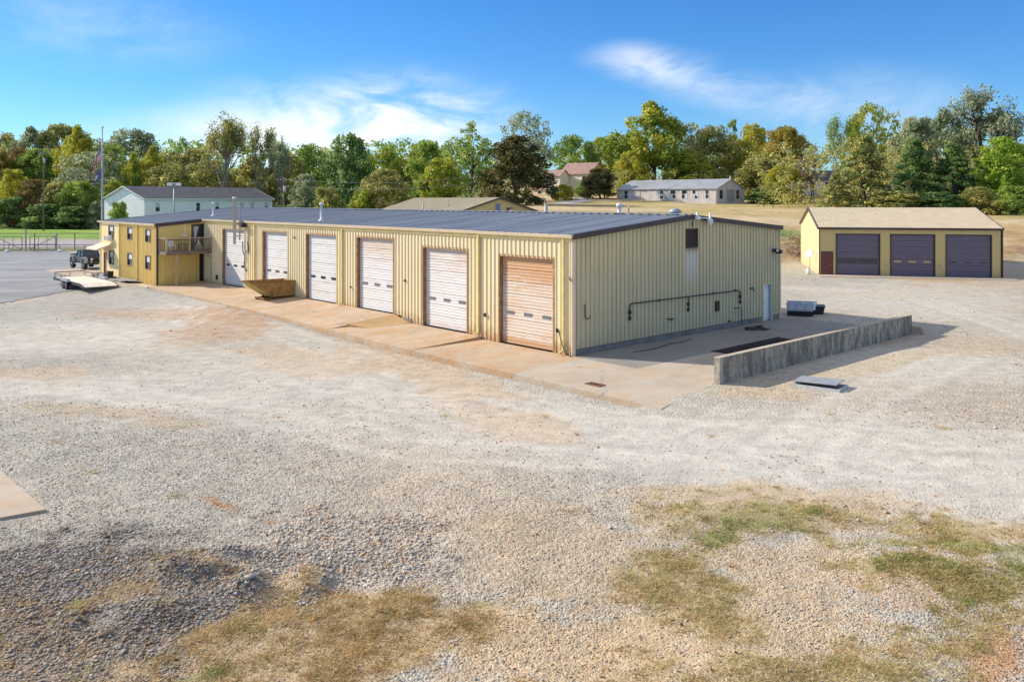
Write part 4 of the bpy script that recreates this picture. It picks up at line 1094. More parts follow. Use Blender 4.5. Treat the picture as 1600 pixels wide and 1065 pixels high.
MB().beam((0.80, -1.4, 1.24), (0.80, 1.73, 1.20), 0.07, 0.06).beam((-0.80, -1.4, 1.24), (-0.80, 1.73, 1.20), 0.07, 0.06).beam((-0.765, -1.43, 1.24), (0.765, -1.43, 1.24), 0.06).beam((-0.765, 1.74, 1.2), (0.765, 1.74, 1.2), 0.06).build('rim', M['rust'], hp)
for s in (-0.55, 0.55):
    MB().box(s - 0.07, -0.45, 0.005, s + 0.07, 1.7, 0.16).box(s - 0.05, 0.0, 0.161, s + 0.05, 0.15, 0.219).box(s - 0.05, 1.3, 0.161, s + 0.05, 1.5, 0.219).build('skid', M['rust'], hp)
MB().tube([(-0.7, -0.42, 0.12), (0.85, -0.42, 0.12)], 0.055, 8).box(0.80, 0.0, 0.25, 0.88, 0.12, 0.5).build('rocker', M['rust'], hp)

# ------------------------------------------------------------------ three bay garage
def gable_roof(parent, Lx, D, ze, zr_, m, oh=0.15, along='x', pitch=0.305, name='roof_slope', th=0.08, depth=0.03):
    """two ribbed slopes; along='x': the ridge runs along x"""
    rise = zr_ - ze; half = D / 2 if along == 'x' else Lx / 2
    k = rise / half
    for s in (0, 1):
        mb = MB()
        if along == 'x':
            y0 = -oh if s == 0 else D + oh
            z0 = ze - k * oh; P = (-oh if s == 0 else Lx + oh, y0, z0); dirn = (1, 0, 0) if s == 0 else (-1, 0, 0)
            upv = Vector((0, half + oh, rise + k * oh)) if s == 0 else Vector((0, -half - oh, rise + k * oh)); wd = Lx + 2 * oh
        else:
            P = (-oh if s == 0 else Lx + oh, D + oh if s == 0 else -oh, ze - k * oh); dirn = (0, -1, 0) if s == 0 else (0, 1, 0)
            upv = Vector((half + oh, 0, rise + k * oh)) if s == 0 else Vector((-half - oh, 0, rise + k * oh)); wd = D + 2 * oh
        ln = upv.length; upv = upv.normalized(); nr = Vector(dirn).cross(upv)
        if nr.z < 0: nr = -nr
        ribbed(mb, P, wd, 0, ln, dirn=dirn, nrm=nr, up=upv, pitch=pitch, depth=depth, flat=0.7)
        P = Vector(P); q = [P, P + Vector(dirn) * wd, P + Vector(dirn) * wd + upv * ln, P + upv * ln]
        mb.hexa([p - nr * th for p in q], [p - nr * 0.004 for p in q])
        mb.build(name, m, parent)

GA = math.atan2(-0.2255, 0.974)
ga = thing('garage', 'mustard three bay garage with purple overhead doors and a tan steel roof', 'garage', (28.6, 78, 0), GA)
GL, GD, GE, GR = 15.3, 15.5, 4.45, 6.22
gd = [(1.49, 5.2), (6.18, 9.83), (10.82, 14.48)]
ribbed(MB(), (0, 0, 0), GL, 0, GE - .05, [(a, b, -0.1, 3.8) for a, b in gd] + [(0.15, 1.19, -.1, 2.2)], dirn=(1, 0, 0), depth=0.02).build('front_wall', M['wall_mustard'], ga)
gt_ = lambda t: GE + (GR - GE) * (1 - abs(t - GD / 2) / (GD / 2)) - 0.05
gt_.breaks = (GD / 2,)
ribbed(MB(), (0, 0, 0), GD, 0, gt_, dirn=(0, 1, 0), nrm=(-1, 0, 0), depth=0.02).build('gable_wall', M['garage_gable'], ga)
ribbed(MB(), (GL, 0, 0), GD, 0, gt_, dirn=(0, 1, 0), nrm=(1, 0, 0), depth=0.02).build('gable_wall', M['wall_mustard'], ga)
ribbed(MB(), (0, GD, 0), GL, 0, GE - .05, dirn=(1, 0, 0), nrm=(0, 1, 0), depth=0.02).build('back_wall', M['wall_mustard'], ga)
gable_roof(ga, GL, GD, GE, GR, M['roof_tan'], 0.12, depth=0.014)
MB().box(-0.13, -0.19, GE - 0.20, GL + 0.13, -0.125, GE - 0.0).build('eave_trim', M['trim_brown'], ga)
for x in (-0.19, GL + 0.125):
    for ya, yb, za, zb in ((-0.14, GD / 2, GE - 0.03, GR), (GD / 2, GD + 0.14, GR, GE - 0.03)):
        MB().hexa([(x, ya, za - .16), (x + .065, ya, za - .16), (x + .065, yb, zb - .16), (x, yb, zb - .16)], [(x, ya, za + .04), (x + .065, ya, za + .04), (x + .065, yb, zb + .04), (x, yb, zb + .04)]).build('rake_trim', M['trim_brown'], ga)
MB().box(-0.045, -0.045, 0, 0.04, -0.022, GE - .2).build('corner_trim', M['trim_brown'], ga)
MB().box(GL - 0.04, -0.045, 0, GL + 0.045, -0.022, GE - .2).build('corner_trim', M['trim_brown'], ga)
MB().box(GL + 0.03, -0.15, 0.1, GL + 0.11, -0.05, GE - .2).build('downspout', M['trim_brown'], ga)
for i, (a, b) in enumerate(gd):
    MB().box(a - 0.07, -0.04, 0, a - 0.001, 0.2, 3.87).box(b + 0.001, -0.04, 0, b + 0.07, 0.2, 3.87).box(a, -0.039, 3.80, b, 0.2, 3.869).build('door_frame', M['trim_brown'], ga)
    overhead_door(ga, a, b, 0.0, 3.8, 0.12, M['door_purple'], M['wall_mustard'] if i == 1 else M['glass_purple'], rows=7, win_row=2 if i else -1, glazed_row=2 if i == 0 else None,
                  label=['purple overhead door with one full row of dark glass', 'purple overhead door with three yellowed slots', 'purple overhead door with three dark slots'][i], wy=0.13, wx=0.62)
mdz = MB().box(0.20, -0.03, 0.02, 1.14, 0.02, 2.14).build('side_door', M['door_maroon'], ga)
MB().tube([(1.05, -0.03, 1.0), (1.05, -0.09, 1.0), (0.95, -0.09, 1.0)], 0.02, 6).build('handle', M['metal'], mdz)
MB().box(0.13, -0.035, 0, 0.197, 0.05, 2.21).box(1.143, -0.035, 0, 1.21, 0.05, 2.21).box(0.198, -0.034, 2.143, 1.142, 0.05, 2.209).build('door_frame', M['trim_brown'], ga)
for x in (5.75, 10.3): MB().box(x - .06, -.08, .95, x + .06, -.025, 1.12).build('outlet_box', M['dull_metal'], ga)
def on_garage(x, y, z=0): return (28.6 + 0.974 * x + 0.2255 * y, 78 - 0.2255 * x + 0.974 * y, z)
fo = tag(thing('garage_apron', None, None), kind='structure')
for k in range(3):
    a, b = [-0.2, 5.7, 10.3][k], [5.7, 10.3, 16.2][k]
    MB().hexa([on_garage(a + .02, -2.0, -.2), on_garage(b - .02, -2.0, -.2), on_garage(b - .02, -.06, -.2), on_garage(a + .02, -.06, -.2)],
              [on_garage(a + .02, -2.0, .05), on_garage(b - .02, -2.0, .05), on_garage(b - .02, -.06, .07), on_garage(a + .02, -.06, .07)]).build('slab', M['slab_tan'], fo)
# dish and tank at its left wall
sdh = thing('satellite_dish', 'white dish on a short mast at the left wall of the purple doored garage', 'dish', on_garage(-0.55, 2.6), GA)
MB().tube([(0, 0, 0), (0, 0, 1.5), (0.1, 0, 1.75)], 0.03, 8).build('mast', M['dull_metal'], sdh)
dsh = MB().lathe([(0.03, 0.0), (0.22, 0.03), (0.40, 0.11), (0.41, 0.125), (0.21, 0.05), (0.02, 0.02)], 16).build('reflector', M['white'], sdh, True, (0, -0.1, 1.75)); dsh.rotation_euler = (R(60), 0, R(-30))
tk = thing('white_jug', 'white plastic tub on the ground at the left corner of the purple doored garage', 'tub', on_garage(-0.85, 0.9), GA)
MB().lathe([(0.20, 0.0), (0.24, 0.05), (0.24, 0.42), (0.16, 0.5), (0.15, 0.56)], 14).build('body', M['white'], tk, True)
MB().lathe([(0.16, 0.561), (0.16, 0.6), (0.05, 0.62)], 14).build('lid', M['dull_metal'], tk)

# ------------------------------------------------------------------ tan building behind the workshop
TA = math.atan2(0.42, 0.906)
tb_ = thing('storage_building', 'mustard gabled building with a tan roof standing behind the workshop roof', 'building', (-6.6, 110, 0), TA)
TW, TD, TE, TR = 10.85, 36.0, 5.55, 7.3
tt = lambda t: TE + (TR - TE) * (1 - abs(t - TW / 2) / (TW / 2)) - 0.06
tt.breaks = (TW / 2,)
ribbed(MB(), (0, 0, 0), TW, -0.3, tt, depth=0.03, dirn=(1, 0, 0)).build('gable_wall', M['wall_mustard'], tb_)
ribbed(MB(), (0, 0, 0), TD, -0.3, TE - .06, dirn=(0, 1, 0), nrm=(-1, 0, 0)).build('side_wall', M['wall_mustard'], tb_)
ribbed(MB(), (TW, 0, 0), TD, -0.3, TE - .06, dirn=(0, 1, 0), nrm=(1, 0, 0)).build('side_wall', M['wall_mustard'], tb_)
ribbed(MB(), (0, TD, 0), TW, -0.3, tt, dirn=(1, 0, 0), nrm=(0, 1, 0)).build('gable_wall', M['wall_mustard'], tb_)
gable_roof(tb_, TW, TD, TE, TR, M['roof_tan'], 0.2, 'y')
for xa, xb, za, zb in ((-0.22, TW / 2, TE - .04, TR), (TW / 2, TW + .22, TR, TE - .04)):
    MB().hexa([(xa, -.27, za - .2), (xb, -.27, zb - .2), (xb, -.205, zb - .2), (xa, -.205, za - .2)], [(xa, -.27, za + .03), (xb, -.27, zb + .03), (xb, -.205, zb + .03), (xa, -.205, za + .03)]).build('rake_trim', M['trim_brown'], tb_)
M['sign_blue'] = mat('blue_sign', (0.16, 0.22, 0.42), 0.5); M['sign_red'] = mat('red_sign', (0.5, 0.10, 0.08), 0.5); M['sign_white'] = mat('white_sign', (.75, .72, .68), .5)
MB().box(4.85, -0.09, 5.55, 5.45, -0.05, 6.45).build('wall_sign', M['sign_blue'], tb_)
MB().box(4.95, -0.09, 5.2, 5.35, -0.05, 5.5).build('wall_sign', M['sign_white'], tb_)
sg = MB().box(6.45, -0.09, 5.45, 7.4, -0.05, 6.0).build('wall_sign', M['sign_white'], tb_)
MB().box(6.46, -0.10, 5.5, 6.85, -0.091, 5.95).build('sign_panel', M['dark_metal'], sg); MB().box(6.87, -0.10, 5.7, 7.39, -0.091, 5.98).build('sign_panel', M['sign_red'], sg)
MB().lathe([(0.1, 5.6), (0.1, 7.0), (0.15, 7.02), (0.05, 7.1)], 8, at=(1.6, 9, 0)).build('roof_vent_pipe', M['metal'], tb_, True)

# ------------------------------------------------------------------ white two storey block on the left
WA = R(60)
wb = thing('apartment_block', 'long white two storey block with a grey shingle roof beyond the office end', 'building', (-72.3, 165, 1.0), WA)
WL, WD, WE, WR = 33.6, 12.7, 6.3, 8.75
wx_ = [2.4, 12.2, 17.2, 24.0, 27.0, 31.2]
hw = [(x, x + 1.1, 3.6, 5.4) for x in wx_] + [(x, x + 1.1, 0.8, 2.5) for x in wx_]
def lap_wall(P, w, z0, z1, holes, dirn, nrm, name):
    """lap siding: courses of boards, each proud at its foot"""
    mb = MB(); P, dirn, nrm = Vector(P), Vector(dirn), Vector(nrm)
    f1 = z1 if callable(z1) else (lambda s: z1)
    ticks = sorted({0, w} | {e for h in holes for e in h[:2]} | set(getattr(f1, 'breaks', ())) | set(np.linspace(0, w, 13) if callable(z1) else ()))
    for a, b in zip(ticks, ticks[1:]):
        mid = (a + b) / 2; z = z0
        while z < min(f1(a), f1(b)) - 1e-3 or z < f1(mid):
            zt = z + 0.3
            hole = any(h[0] <= mid <= h[1] and h[2] - 1e-6 <= z + .15 <= h[3] + 1e-6 for h in holes)
            za, zb_ = min(zt, f1(a)), min(zt, f1(b))
            if not hole:
                mb.poly([P + dirn * a + Vector((0, 0, min(z, za))) + nrm * .03, P + dirn * b + Vector((0, 0, min(z, zb_))) + nrm * .03,
                         P + dirn * b + Vector((0, 0, zb_)) + nrm * .005, P + dirn * a + Vector((0, 0, za)) + nrm * .005])
            z = zt
            if z > 12: break
    return mb.build(name, M['white_siding'], wb)
lap_wall((0, 0, 0), WL, 0, WE, hw, (1, 0, 0), (0, -1, 0), 'front_wall')
wt = lambda t: WE + (WR - WE) * (1 - abs(t - WD / 2) / (WD / 2)) - 0.05
wt.breaks = (WD / 2,)
lap_wall((0, 0, 0), WD, 0, wt, [], (0, 1, 0), (-1, 0, 0), 'gable_wall')
lap_wall((WL, 0, 0), WD, 0, wt, [], (0, 1, 0), (1, 0, 0), 'gable_wall')
lap_wall((0, WD, 0), WL, 0, WE, [], (1, 0, 0), (0, 1, 0), 'back_wall')
for i, h in enumerate(hw):
    window(wb, h[0], h[2], 1.1, h[3] - h[2], 0.0, frame=M['white'], pane=M['glass'], curtain=i not in (1,), t=0.07)
gable_roof(wb, WL, WD, WE, WR, M['shingle'], 0.35, 'x', pitch=1.2, depth=0.006)
for x in (-.42, WL + .355):
    for ya, yb, za, zb in ((-0.36, WD / 2, WE - .12, WR), (WD / 2, WD + .36, WR, WE - .12)):
        MB().hexa([(x, ya, za - .2), (x + .065, ya, za - .2), (x + .065, yb, zb - .2), (x, yb, zb - .2)], [(x, ya, za + .02), (x + .065, ya, za + .02), (x + .065, yb, zb + .02), (x, yb, zb + .02)]).build('rake_trim', M['white'], wb)
MB().box(-.35, -.42, WE - .3, WL + .35, -.355, WE - .1).build('fascia', M['white'], wb)

# ------------------------------------------------------------------ grey low building on the field
KA = math.atan2(-0.688, 0.726)
kx, ky = 24.8, 198.0
kb = thing('grey_barrack', 'long low grey building with tall windows and a tin roof on the field', 'building', (kx, ky, 6.42), KA)
KL, KD, KE, KR = 26.2, 12.4, 3.05, 5.2
kw = [(2.0, 1.9), (11.3, 1.6), (14.6, 1.6), (17.6, 1.5), (20.3, 1.5), (23.0, 1.5)]
ho = [(a, a + b, 0.75, 2.75) for a, b in kw]
ribbed(MB(), (0, 0, -1), KL, 0, KE + 1, [(a, b, c + 1, d + 1) for a, b, c, d in ho] + [(6.6, 8.6, 1.0, 3.6)], dirn=(1, 0, 0), depth=0.02, pitch=0.5).build('front_wall', M['grey_wall'], kb)
kt = lambda t: KE + 1 + (KR - KE) * (1 - abs(t - KD / 2) / (KD / 2)) - 0.05
kt.breaks = (KD / 2,)
kg = [(1.3, 2.9, 1.75, 3.75), (4.4, 7.6, 1.0, 3.8), (8.6, 10.2, 1.75, 3.75)]
ribbed(MB(), (KL, 0, -1), KD, 0, kt, kg, dirn=(0, 1, 0), nrm=(1, 0, 0), depth=0.02, pitch=0.5).build('gable_wall', M['grey_wall'], kb)
ribbed(MB(), (0, 0, -1), KD, 0, kt, dirn=(0, 1, 0), nrm=(-1, 0, 0), depth=0.02, pitch=0.5).build('gable_wall', M['grey_wall'], kb)
ribbed(MB(), (0, KD, -1), KL, 0, KE + 1, dirn=(1, 0, 0), nrm=(0, 1, 0), depth=0.02, pitch=0.5).build('back_wall', M['grey_wall'], kb)
for i, (a, b) in enumerate(kw):
    o = window(kb, a, 0.75, b, 2.0, 0.0, frame=M['white'], pane=M['glass'], curtain=False, t=0.1)
    for j in range(2):
        if (i + j) % 3: MB().box(a + 0.12 + j * (b / 2 - .05), -0.01, 0.9 + 0.5 * ((i * 2 + j) % 3 == 0), a + b / 2 - 0.1 + j * (b / 2 - .05), 0.02, 1.9 + 0.6 * ((i + j) % 2)).build('broken_blind', M['curtain'], o)
MB().box(6.6, 0.05, 0, 8.6, 0.1, 2.6).build('boarded_door', M['grey_wall'], kb)
window(kb, 1.3, 0.75, 1.6, 2.0, KL, 'y', 1, frame=M['grey_wall'], curtain=False)
window(kb, 8.6, 0.75, 1.6, 2.0, KL, 'y', 1, frame=M['grey_wall'], curtain=False)
MB().box(KL - .1, 4.4, 0, KL - .05, 5.95, 2.8).box(KL - .1, 6.0, 0, KL - .051, 7.6, 2.8).build('barn_door', M['grey_tin'], kb)
gable_roof(kb, KL, KD, KE, KR, M['grey_tin'], 0.3, 'x', pitch=0.6, depth=0.04)
MB().box(8, KD / 2 - .2, KR - .2, 8.4, KD / 2 + .2, KR + .9).box(KL - .2, KD / 2 - .15, KR - .1, KL + .1, KD / 2 + .15, KR + .6).build('chimney', M['grey_tin'], kb)

# ------------------------------------------------------------------ houses on the slope
hb = thing('beige_house', 'beige two storey house with red brown roofs between the trees', 'house', (12.9, 229, 8.6), R(-38))
def simple_house(parent, x0, y0, z0, lx, d, he, hr, wall, roof, wins, along='x'):
    MB().prism([(y0, z0), (y0 + d, z0), (y0 + d, z0 + he), (y0 + d / 2, z0 + hr), (y0, z0 + he)], 'x', x0, x0 + lx).build('wall', wall, parent)
    k = (hr - he) / (d / 2); oh = 0.35
    for s in (1, -1):
        ye = y0 - oh if s == 1 else y0 + d + oh
        ym = y0 + d / 2
        MB().hexa([(x0 - .3, ye, z0 + he - k * oh + .02), (x0 + lx + .3, ye, z0 + he - k * oh + .02), (x0 + lx + .3, ym, z0 + hr + .02), (x0 - .3, ym, z0 + hr + .02)],
                  [(x0 - .3, ye, z0 + he - k * oh + .17), (x0 + lx + .3, ye, z0 + he - k * oh + .17), (x0 + lx + .3, ym, z0 + hr + .17), (x0 - .3, ym, z0 + hr + .17)]).build('roof', roof, parent)
    for x, z, w, h in wins:
        o = MB().box(x0 + x - .08, y0 - .08, z0 + z - .08, x0 + x, y0 + .0, z0 + z + h + .08).box(x0 + x + w, y0 - .08, z0 + z - .08, x0 + x + w + .08, y0, z0 + z + h + .08).box(x0 + x, y0 - .079, z0 + z - .08, x0 + x + w, y0, z0 + z).box(x0 + x, y0 - .079, z0 + z + h, x0 + x + w, y0, z0 + z + h + .08).build('window', M['white'], parent)
        MB().box(x0 + x, y0 - .03, z0 + z, x0 + x + w, y0 - .01, z0 + z + h).build('pane', M['glass'], o)
simple_house(hb, 0.2, 0, 0, 9.8, 8.0, 5.4, 8.3, M['beige'], M['shingle_red'], [(7.3, 3.2, 1.1, 1.5), (7.3, .7, 1.1, 1.5)])
simple_house(hb, -2.8, -4.5, -0.6, 6.2, 4.3, 5.4, 6.9, M['beige'], M['shingle_red'], [(1.9, 3.4, 1.9, 1.1), (2.2, .6, 1.5, 1.3)])
simple_house(hb, -3.2, -8.2, -1.2, 5.2, 3.5, 2.4, 3.8, M['beige'], M['shingle_red'], [(2.0, .7, 1.2, 1.2)])
hc = thing('white_house', 'white house half hidden by orange trees right of the grey building', 'house', (74, 222, 7.2), R(-12))
simple_house(hc, 0, 0, 0, 12, 8, 5.0, 7.4, M['white_siding'], M['shingle'], [(1.5, 3.0, 1.2, 1.4), (5, 3.0, 1.2, 1.4), (8.5, 3.0, 1.2, 1.4), (1.5, .6, 1.2, 1.4), (8.5, .6, 1.2, 1.4)])

# ------------------------------------------------------------------ trailer
def wheel_mb(r, w, ax='y'):
    tyre = MB().lathe([(r * 0.62, -w / 2), (r * 0.93, -w / 2), (r, -w * 0.32), (r, w * 0.32), (r * 0.93, w / 2), (r * 0.62, w / 2)], 20, ax)
    rim = MB().lathe([(r * 0.15, -w * 0.52), (r * 0.22, -w * 0.44), (r * 0.55, -w * 0.40), (r * 0.63, -w * 0.50), (r * 0.63, w * 0.50), (r * 0.55, w * 0.40), (r * 0.22, w * 0.44), (r * 0.15, w * 0.52)], 20, ax)
    return tyre, rim
def place_wheel(parent, me_t, me_r, loc, name='wheel'):
    o = put(name, me_t, parent, loc); put('rim', me_r, o); return o
x, y = spot(132.5, 445, 0.62)
tr = thing('flatbed_trailer', 'flat wooden deck trailer with twin axles parked on the asphalt before the office', 'trailer', (x, y, gz(x, y) + 0.05), math.atan2(BU.y, BU.x))
# local x: away from the camera along the workshop, local y: to the left of that; the near right corner is the origin
TL, TWd = 8.4, 2.35
for k in range(9):
    w = TWd / 9
    o = MB().box(1.25, -(k + 1) * w + 0.008, 0.58, TL - 0.02, -k * w - 0.008, 0.625).build('deck_plank', M['deck_wood'], tr)
    MB().hexa([(0.0, -(k + 1) * w + 0.008, 0.40), (1.235, -(k + 1) * w + 0.008, 0.58), (1.235, -k * w - 0.008, 0.58), (0.0, -k * w - 0.008, 0.40)],
              [(0.0, -(k + 1) * w + 0.008, 0.445), (1.235, -(k + 1) * w + 0.008, 0.625), (1.235, -k * w - 0.008, 0.625), (0.0, -k * w - 0.008, 0.445)]).build('ramp_plank', M['deck_wood'], tr)
fr = MB()
for yy in (0.0, -TWd - 0.07):
    fr.box(1.25, yy, 0.44, TL, yy + 0.07, 0.645).hexa([(0, yy, .30), (1.249, yy, .44), (1.249, yy + .07, .44), (0, yy + .07, .30)], [(0, yy, .46), (1.249, yy, .645), (1.249, yy + .07, .645), (0, yy + .07, .46)])
fr.box(TL, -TWd - 0.07, 0.44, TL + 0.07, 0.07, 0.64)
for k in range(8): fr.box(1.3 + k * 0.95, -TWd, 0.46, 1.36 + k * 0.95, -0.001, 0.576)
fr.build('frame', M['dark_metal'], tr)
MB().beam((TL + .05, -TWd + .4, .5), (TL + 1.5, -TWd / 2, .5), .1).beam((TL + .05, -.4, .5), (TL + 1.5, -TWd / 2, .5), .1).box(TL + 1.45, -TWd / 2 - .06, .44, TL + 1.8, -TWd / 2 + .06, .56).build('tongue', M['dark_metal'], tr)
rl = MB()
for yy in (-TWd + 0.02, -TWd / 2, -0.05): rl.box(TL - 0.05, yy - .02, .646, TL, yy + .02, 1.0)
rl.box(TL - .055, -TWd, 1.0, TL + .005, -0.02, 1.05).box(TL - 2.2, -TWd - 0.03, .95, TL - .056, -TWd + .02, .99).box(TL - 2.2, -TWd - .03, .646, TL - 2.16, -TWd + .02, .949)
rl.box(TL - 2.2, -0.0, .95, TL - .056, 0.05, .99).box(TL - 2.2, 0.0, .646, TL - 2.16, .05, .949)
rl.build('rail', M['dark_metal'], tr)
t_, r_ = wheel_mb(0.36, 0.22); tm, rm = t_.mesh('wheel', M['rubber'], False), r_.mesh('rim', M['rim'], False)
for xx in (3.9, 4.75):
    for yy in (0.20, -TWd - 0.20): place_wheel(tr, tm, rm, (xx, yy, 0.36))
for yy in (0.085, -TWd - 0.335):
    MB().hexa([(3.3, yy, .62), (5.35, yy, .62), (5.35, yy + .25, .62), (3.3, yy + .25, .62)], [(3.5, yy, .80), (5.15, yy, .80), (5.15, yy + .25, .80), (3.5, yy + .25, .80)]).build('fender', M['dull_metal'], tr)
MB().box(0.02, 0.071, .32, 0.1, 0.09, .42).box(5.6, 0.071, .50, 5.75, .085, .58).build('marker_lamp', M['red_lens'], tr)
# small things at the office corner
x, y = spot(153, 436, 0.1)
rk = tag(MB().lathe([(0.3, 0), (0.55, 0.1), (0.6, 0.35), (0.42, 0.62), (0.12, 0.72)], 9).build('boulder', M['rock'], None), 'rounded tan boulder at the near corner of the office end', 'rock')
rk.location = (x, y, 0.05); rk.scale = (1.2, 0.8, 0.9)
for v in rk.data.vertices: v.co *= 0.88 + 0.24 * random.random()
x, y = spot(166, 439.5, 0.1)
mc = thing('mower', 'small grey ride on mower parked between the trailer and the office wall', 'mower', (x, y, 0.1), R(-40))
MB().hexa([(-0.75, -.3, .25), (.1, -.3, .25), (.1, .3, .25), (-.75, .3, .25)], [(-.7, -.25, .62), (.05, -.25, .72), (.05, .25, .72), (-.7, .25, .62)]).build('bonnet', M['dull_metal'], mc)
MB().box(.101, -.32, .25, .9, .32, .45).build('body', M['dark_metal'], mc)
MB().box(.35, -.22, .451, .8, .22, .55).box(.75, -.22, .551, .85, .22, .9).build('seat', M['rubber'], mc)
MB().tube([(.1, 0, .5), (.25, 0, .85)], .025, 6).lathe([(.16, .85), (.18, .87), (.16, .89)], 12, at=(.26, 0, 0)).build('steering_wheel', M['rubber'], mc)
t2, r2 = wheel_mb(0.22, 0.16); tm2, rm2 = t2.mesh('wheel', M['rubber']), r2.mesh('rim', M['rim'])
for xx in (-.5, .65):
    for yy in (-.4, .4): place_wheel(mc, tm2, rm2, (xx, yy, .22))

# ------------------------------------------------------------------ black pickup
fx, fy = spot(132, 421.5, 0.1)
pk = thing('pickup_truck', 'lifted black pickup truck with round headlamps parked past the office end', 'pickup', (fx - 0.45, fy + 1.67, 0.10), R(-45))
# local x forward, y to its left; wheels at x = 1.55 / -1.85, half track 0.85
bd = MB()
body_lo, body_hi = 0.72, 1.28
bd.hexa([(-2.75, -.83, .78), (.85, -.83, .70), (.85, .83, .70), (-2.75, .83, .78)], [(-2.78, -.86, 1.30), (.85, -.86, 1.26), (.85, .86, 1.26), (-2.78, .86, 1.30)])
bd.build('body', M['truck_black'], pk)
MB().hexa([(.86, -.62, .72), (2.15, -.55, .75), (2.15, .55, .75), (.86, .62, .72)], [(.86, -.74, 1.30), (2.12, -.60, 1.22), (2.12, .60, 1.22), (.86, .74, 1.30)]).build('bonnet', M['truck_black'], pk)
MB().hexa([(-1.0, -.80, 1.262), (.80, -.80, 1.262), (.80, .80, 1.262), (-1.0, .80, 1.262)], [(-.92, -.66, 1.80), (.42, -.66, 1.80), (.42, .66, 1.80), (-.92, .66, 1.80)]).build('cab_glass', M['glass'], pk)
rf = MB().box(-1.0, -.70, 1.801, .46, .70, 1.87)
for s in (-1, 1):
    rf.beam((.80, s * .79, 1.27), (.43, s * .67, 1.80), .08).beam((-.1, s * .81, 1.27), (-.15, s * .68, 1.80), .09).beam((-.98, s * .80, 1.27), (-.93, s * .67, 1.80), .10)
rf.build('roof', M['truck_black'], pk)
MB().box(-2.72, -.80, 1.301, -1.05, -.74, 1.42).box(-2.72, .74, 1.301, -1.05, .80, 1.42).box(-2.76, -.80, 1.301, -2.721, .80, 1.42).build('bed_rail', M['truck_black'], pk)
for s in (-1, 1):
    d1 = MB().box(-.15, s * .862 - .012, .80, .78, s * .862 + .012, 1.24).build('door', M['truck_black'], pk)
    MB().box(-.10, s * .885 - .012, 1.10, .06, s * .885 + .012, 1.14).build('handle', M['dull_metal'], d1)
    d2 = MB().box(-1.0, s * .862 - .012, .82, -.18, s * .862 + .012, 1.25).build('door', M['truck_black'], pk)
    MB().box(-.95, s * .885 - .012, 1.10, -.80, s * .885 + .012, 1.14).build('handle', M['dull_metal'], d2)
    for xx in (1.5, -1.85):
        mb = MB()
        for k in range(8):
            a0, a1 = math.pi * k / 8, math.pi * (k + 1) / 8
            p = lambda a, r: (xx + r * math.cos(a), .66 + r * math.sin(a))
            q0, q1, q2, q3 = p(a0, .52), p(a1, .52), p(a1, .60), p(a0, .60)
            y0, y1 = (s * .70, s * 1.03) if s > 0 else (s * 1.03, s * .70)
            mb.hexa([(q0[0], y0, q0[1]), (q0[0], y1, q0[1]), (q1[0], y1, q1[1]), (q1[0], y0, q1[1])], [(q3[0], y0, q3[1]), (q3[0], y1, q3[1]), (q2[0], y1, q2[1]), (q2[0], y0, q2[1])])
        mb.build('fender_flare', M['dull_metal'] if s < 0 else M['dark_metal'], pk)
    hl_ = MB().lathe([(.12, 2.13), (.125, 2.17), (.09, 2.20), (.02, 2.21)], 14, 'x', (0, s * .40, 1.02)).build('headlight', M['lamp_glass'], pk, True)
    MB().lathe([(.06, 2.42), (.065, 2.45), (.02, 2.47)], 10, 'x', (0, s * .55, .80)).build('fog_lamp', M['lamp_glass'], pk, True)
    MB().beam((-1.3, s * .92, .52), (.95, s * .92, .52), .1, .06).build('side_step', M['dull_metal'], pk)
    MB().box(.55, s * .95 - .1, 1.28, .68, s * .95 + .1, 1.44).build('mirror', M['truck_black'], pk)
gr_ = MB().box(2.131, -.28, .84, 2.16, .28, 1.18).build('grille', M['dark_metal'], pk)
for k in range(7): MB().box(2.161, -.25 + k * .075, .87, 2.17, -.21 + k * .075, 1.14).build('slot', M['rubber'], gr_)
MB().box(2.25, -.85, .66, 2.42, .85, .84).box(1.9, -.5, .68, 2.249, -.4, .78).box(1.9, .4, .68, 2.249, .5, .78).build('bumper', M['dark_metal'], pk)
MB().box(-2.95, -.8, .62, -2.8, .8, .78).build('bumper', M['dark_metal'], pk)
MB().box(-2.6, -.35, .5, 1.9, .35, .70).build('chassis', M['dark_metal'], pk)
MB().box(-2.79, -.84, 1.0, -2.775, -.7, 1.2).box(-2.79, .7, 1.0, -2.775, .84, 1.2).build('tail_lamp', M['red_lens'], pk)
t3, r3 = wheel_mb(0.47, 0.32); tm3, rm3 = t3.mesh('wheel', M['rubber']), r3.mesh('rim', M['rim'])
for xx in (1.5, -1.85):
    for yy in (-.86, .86): place_wheel(pk, tm3, rm3, (xx, yy, .47))

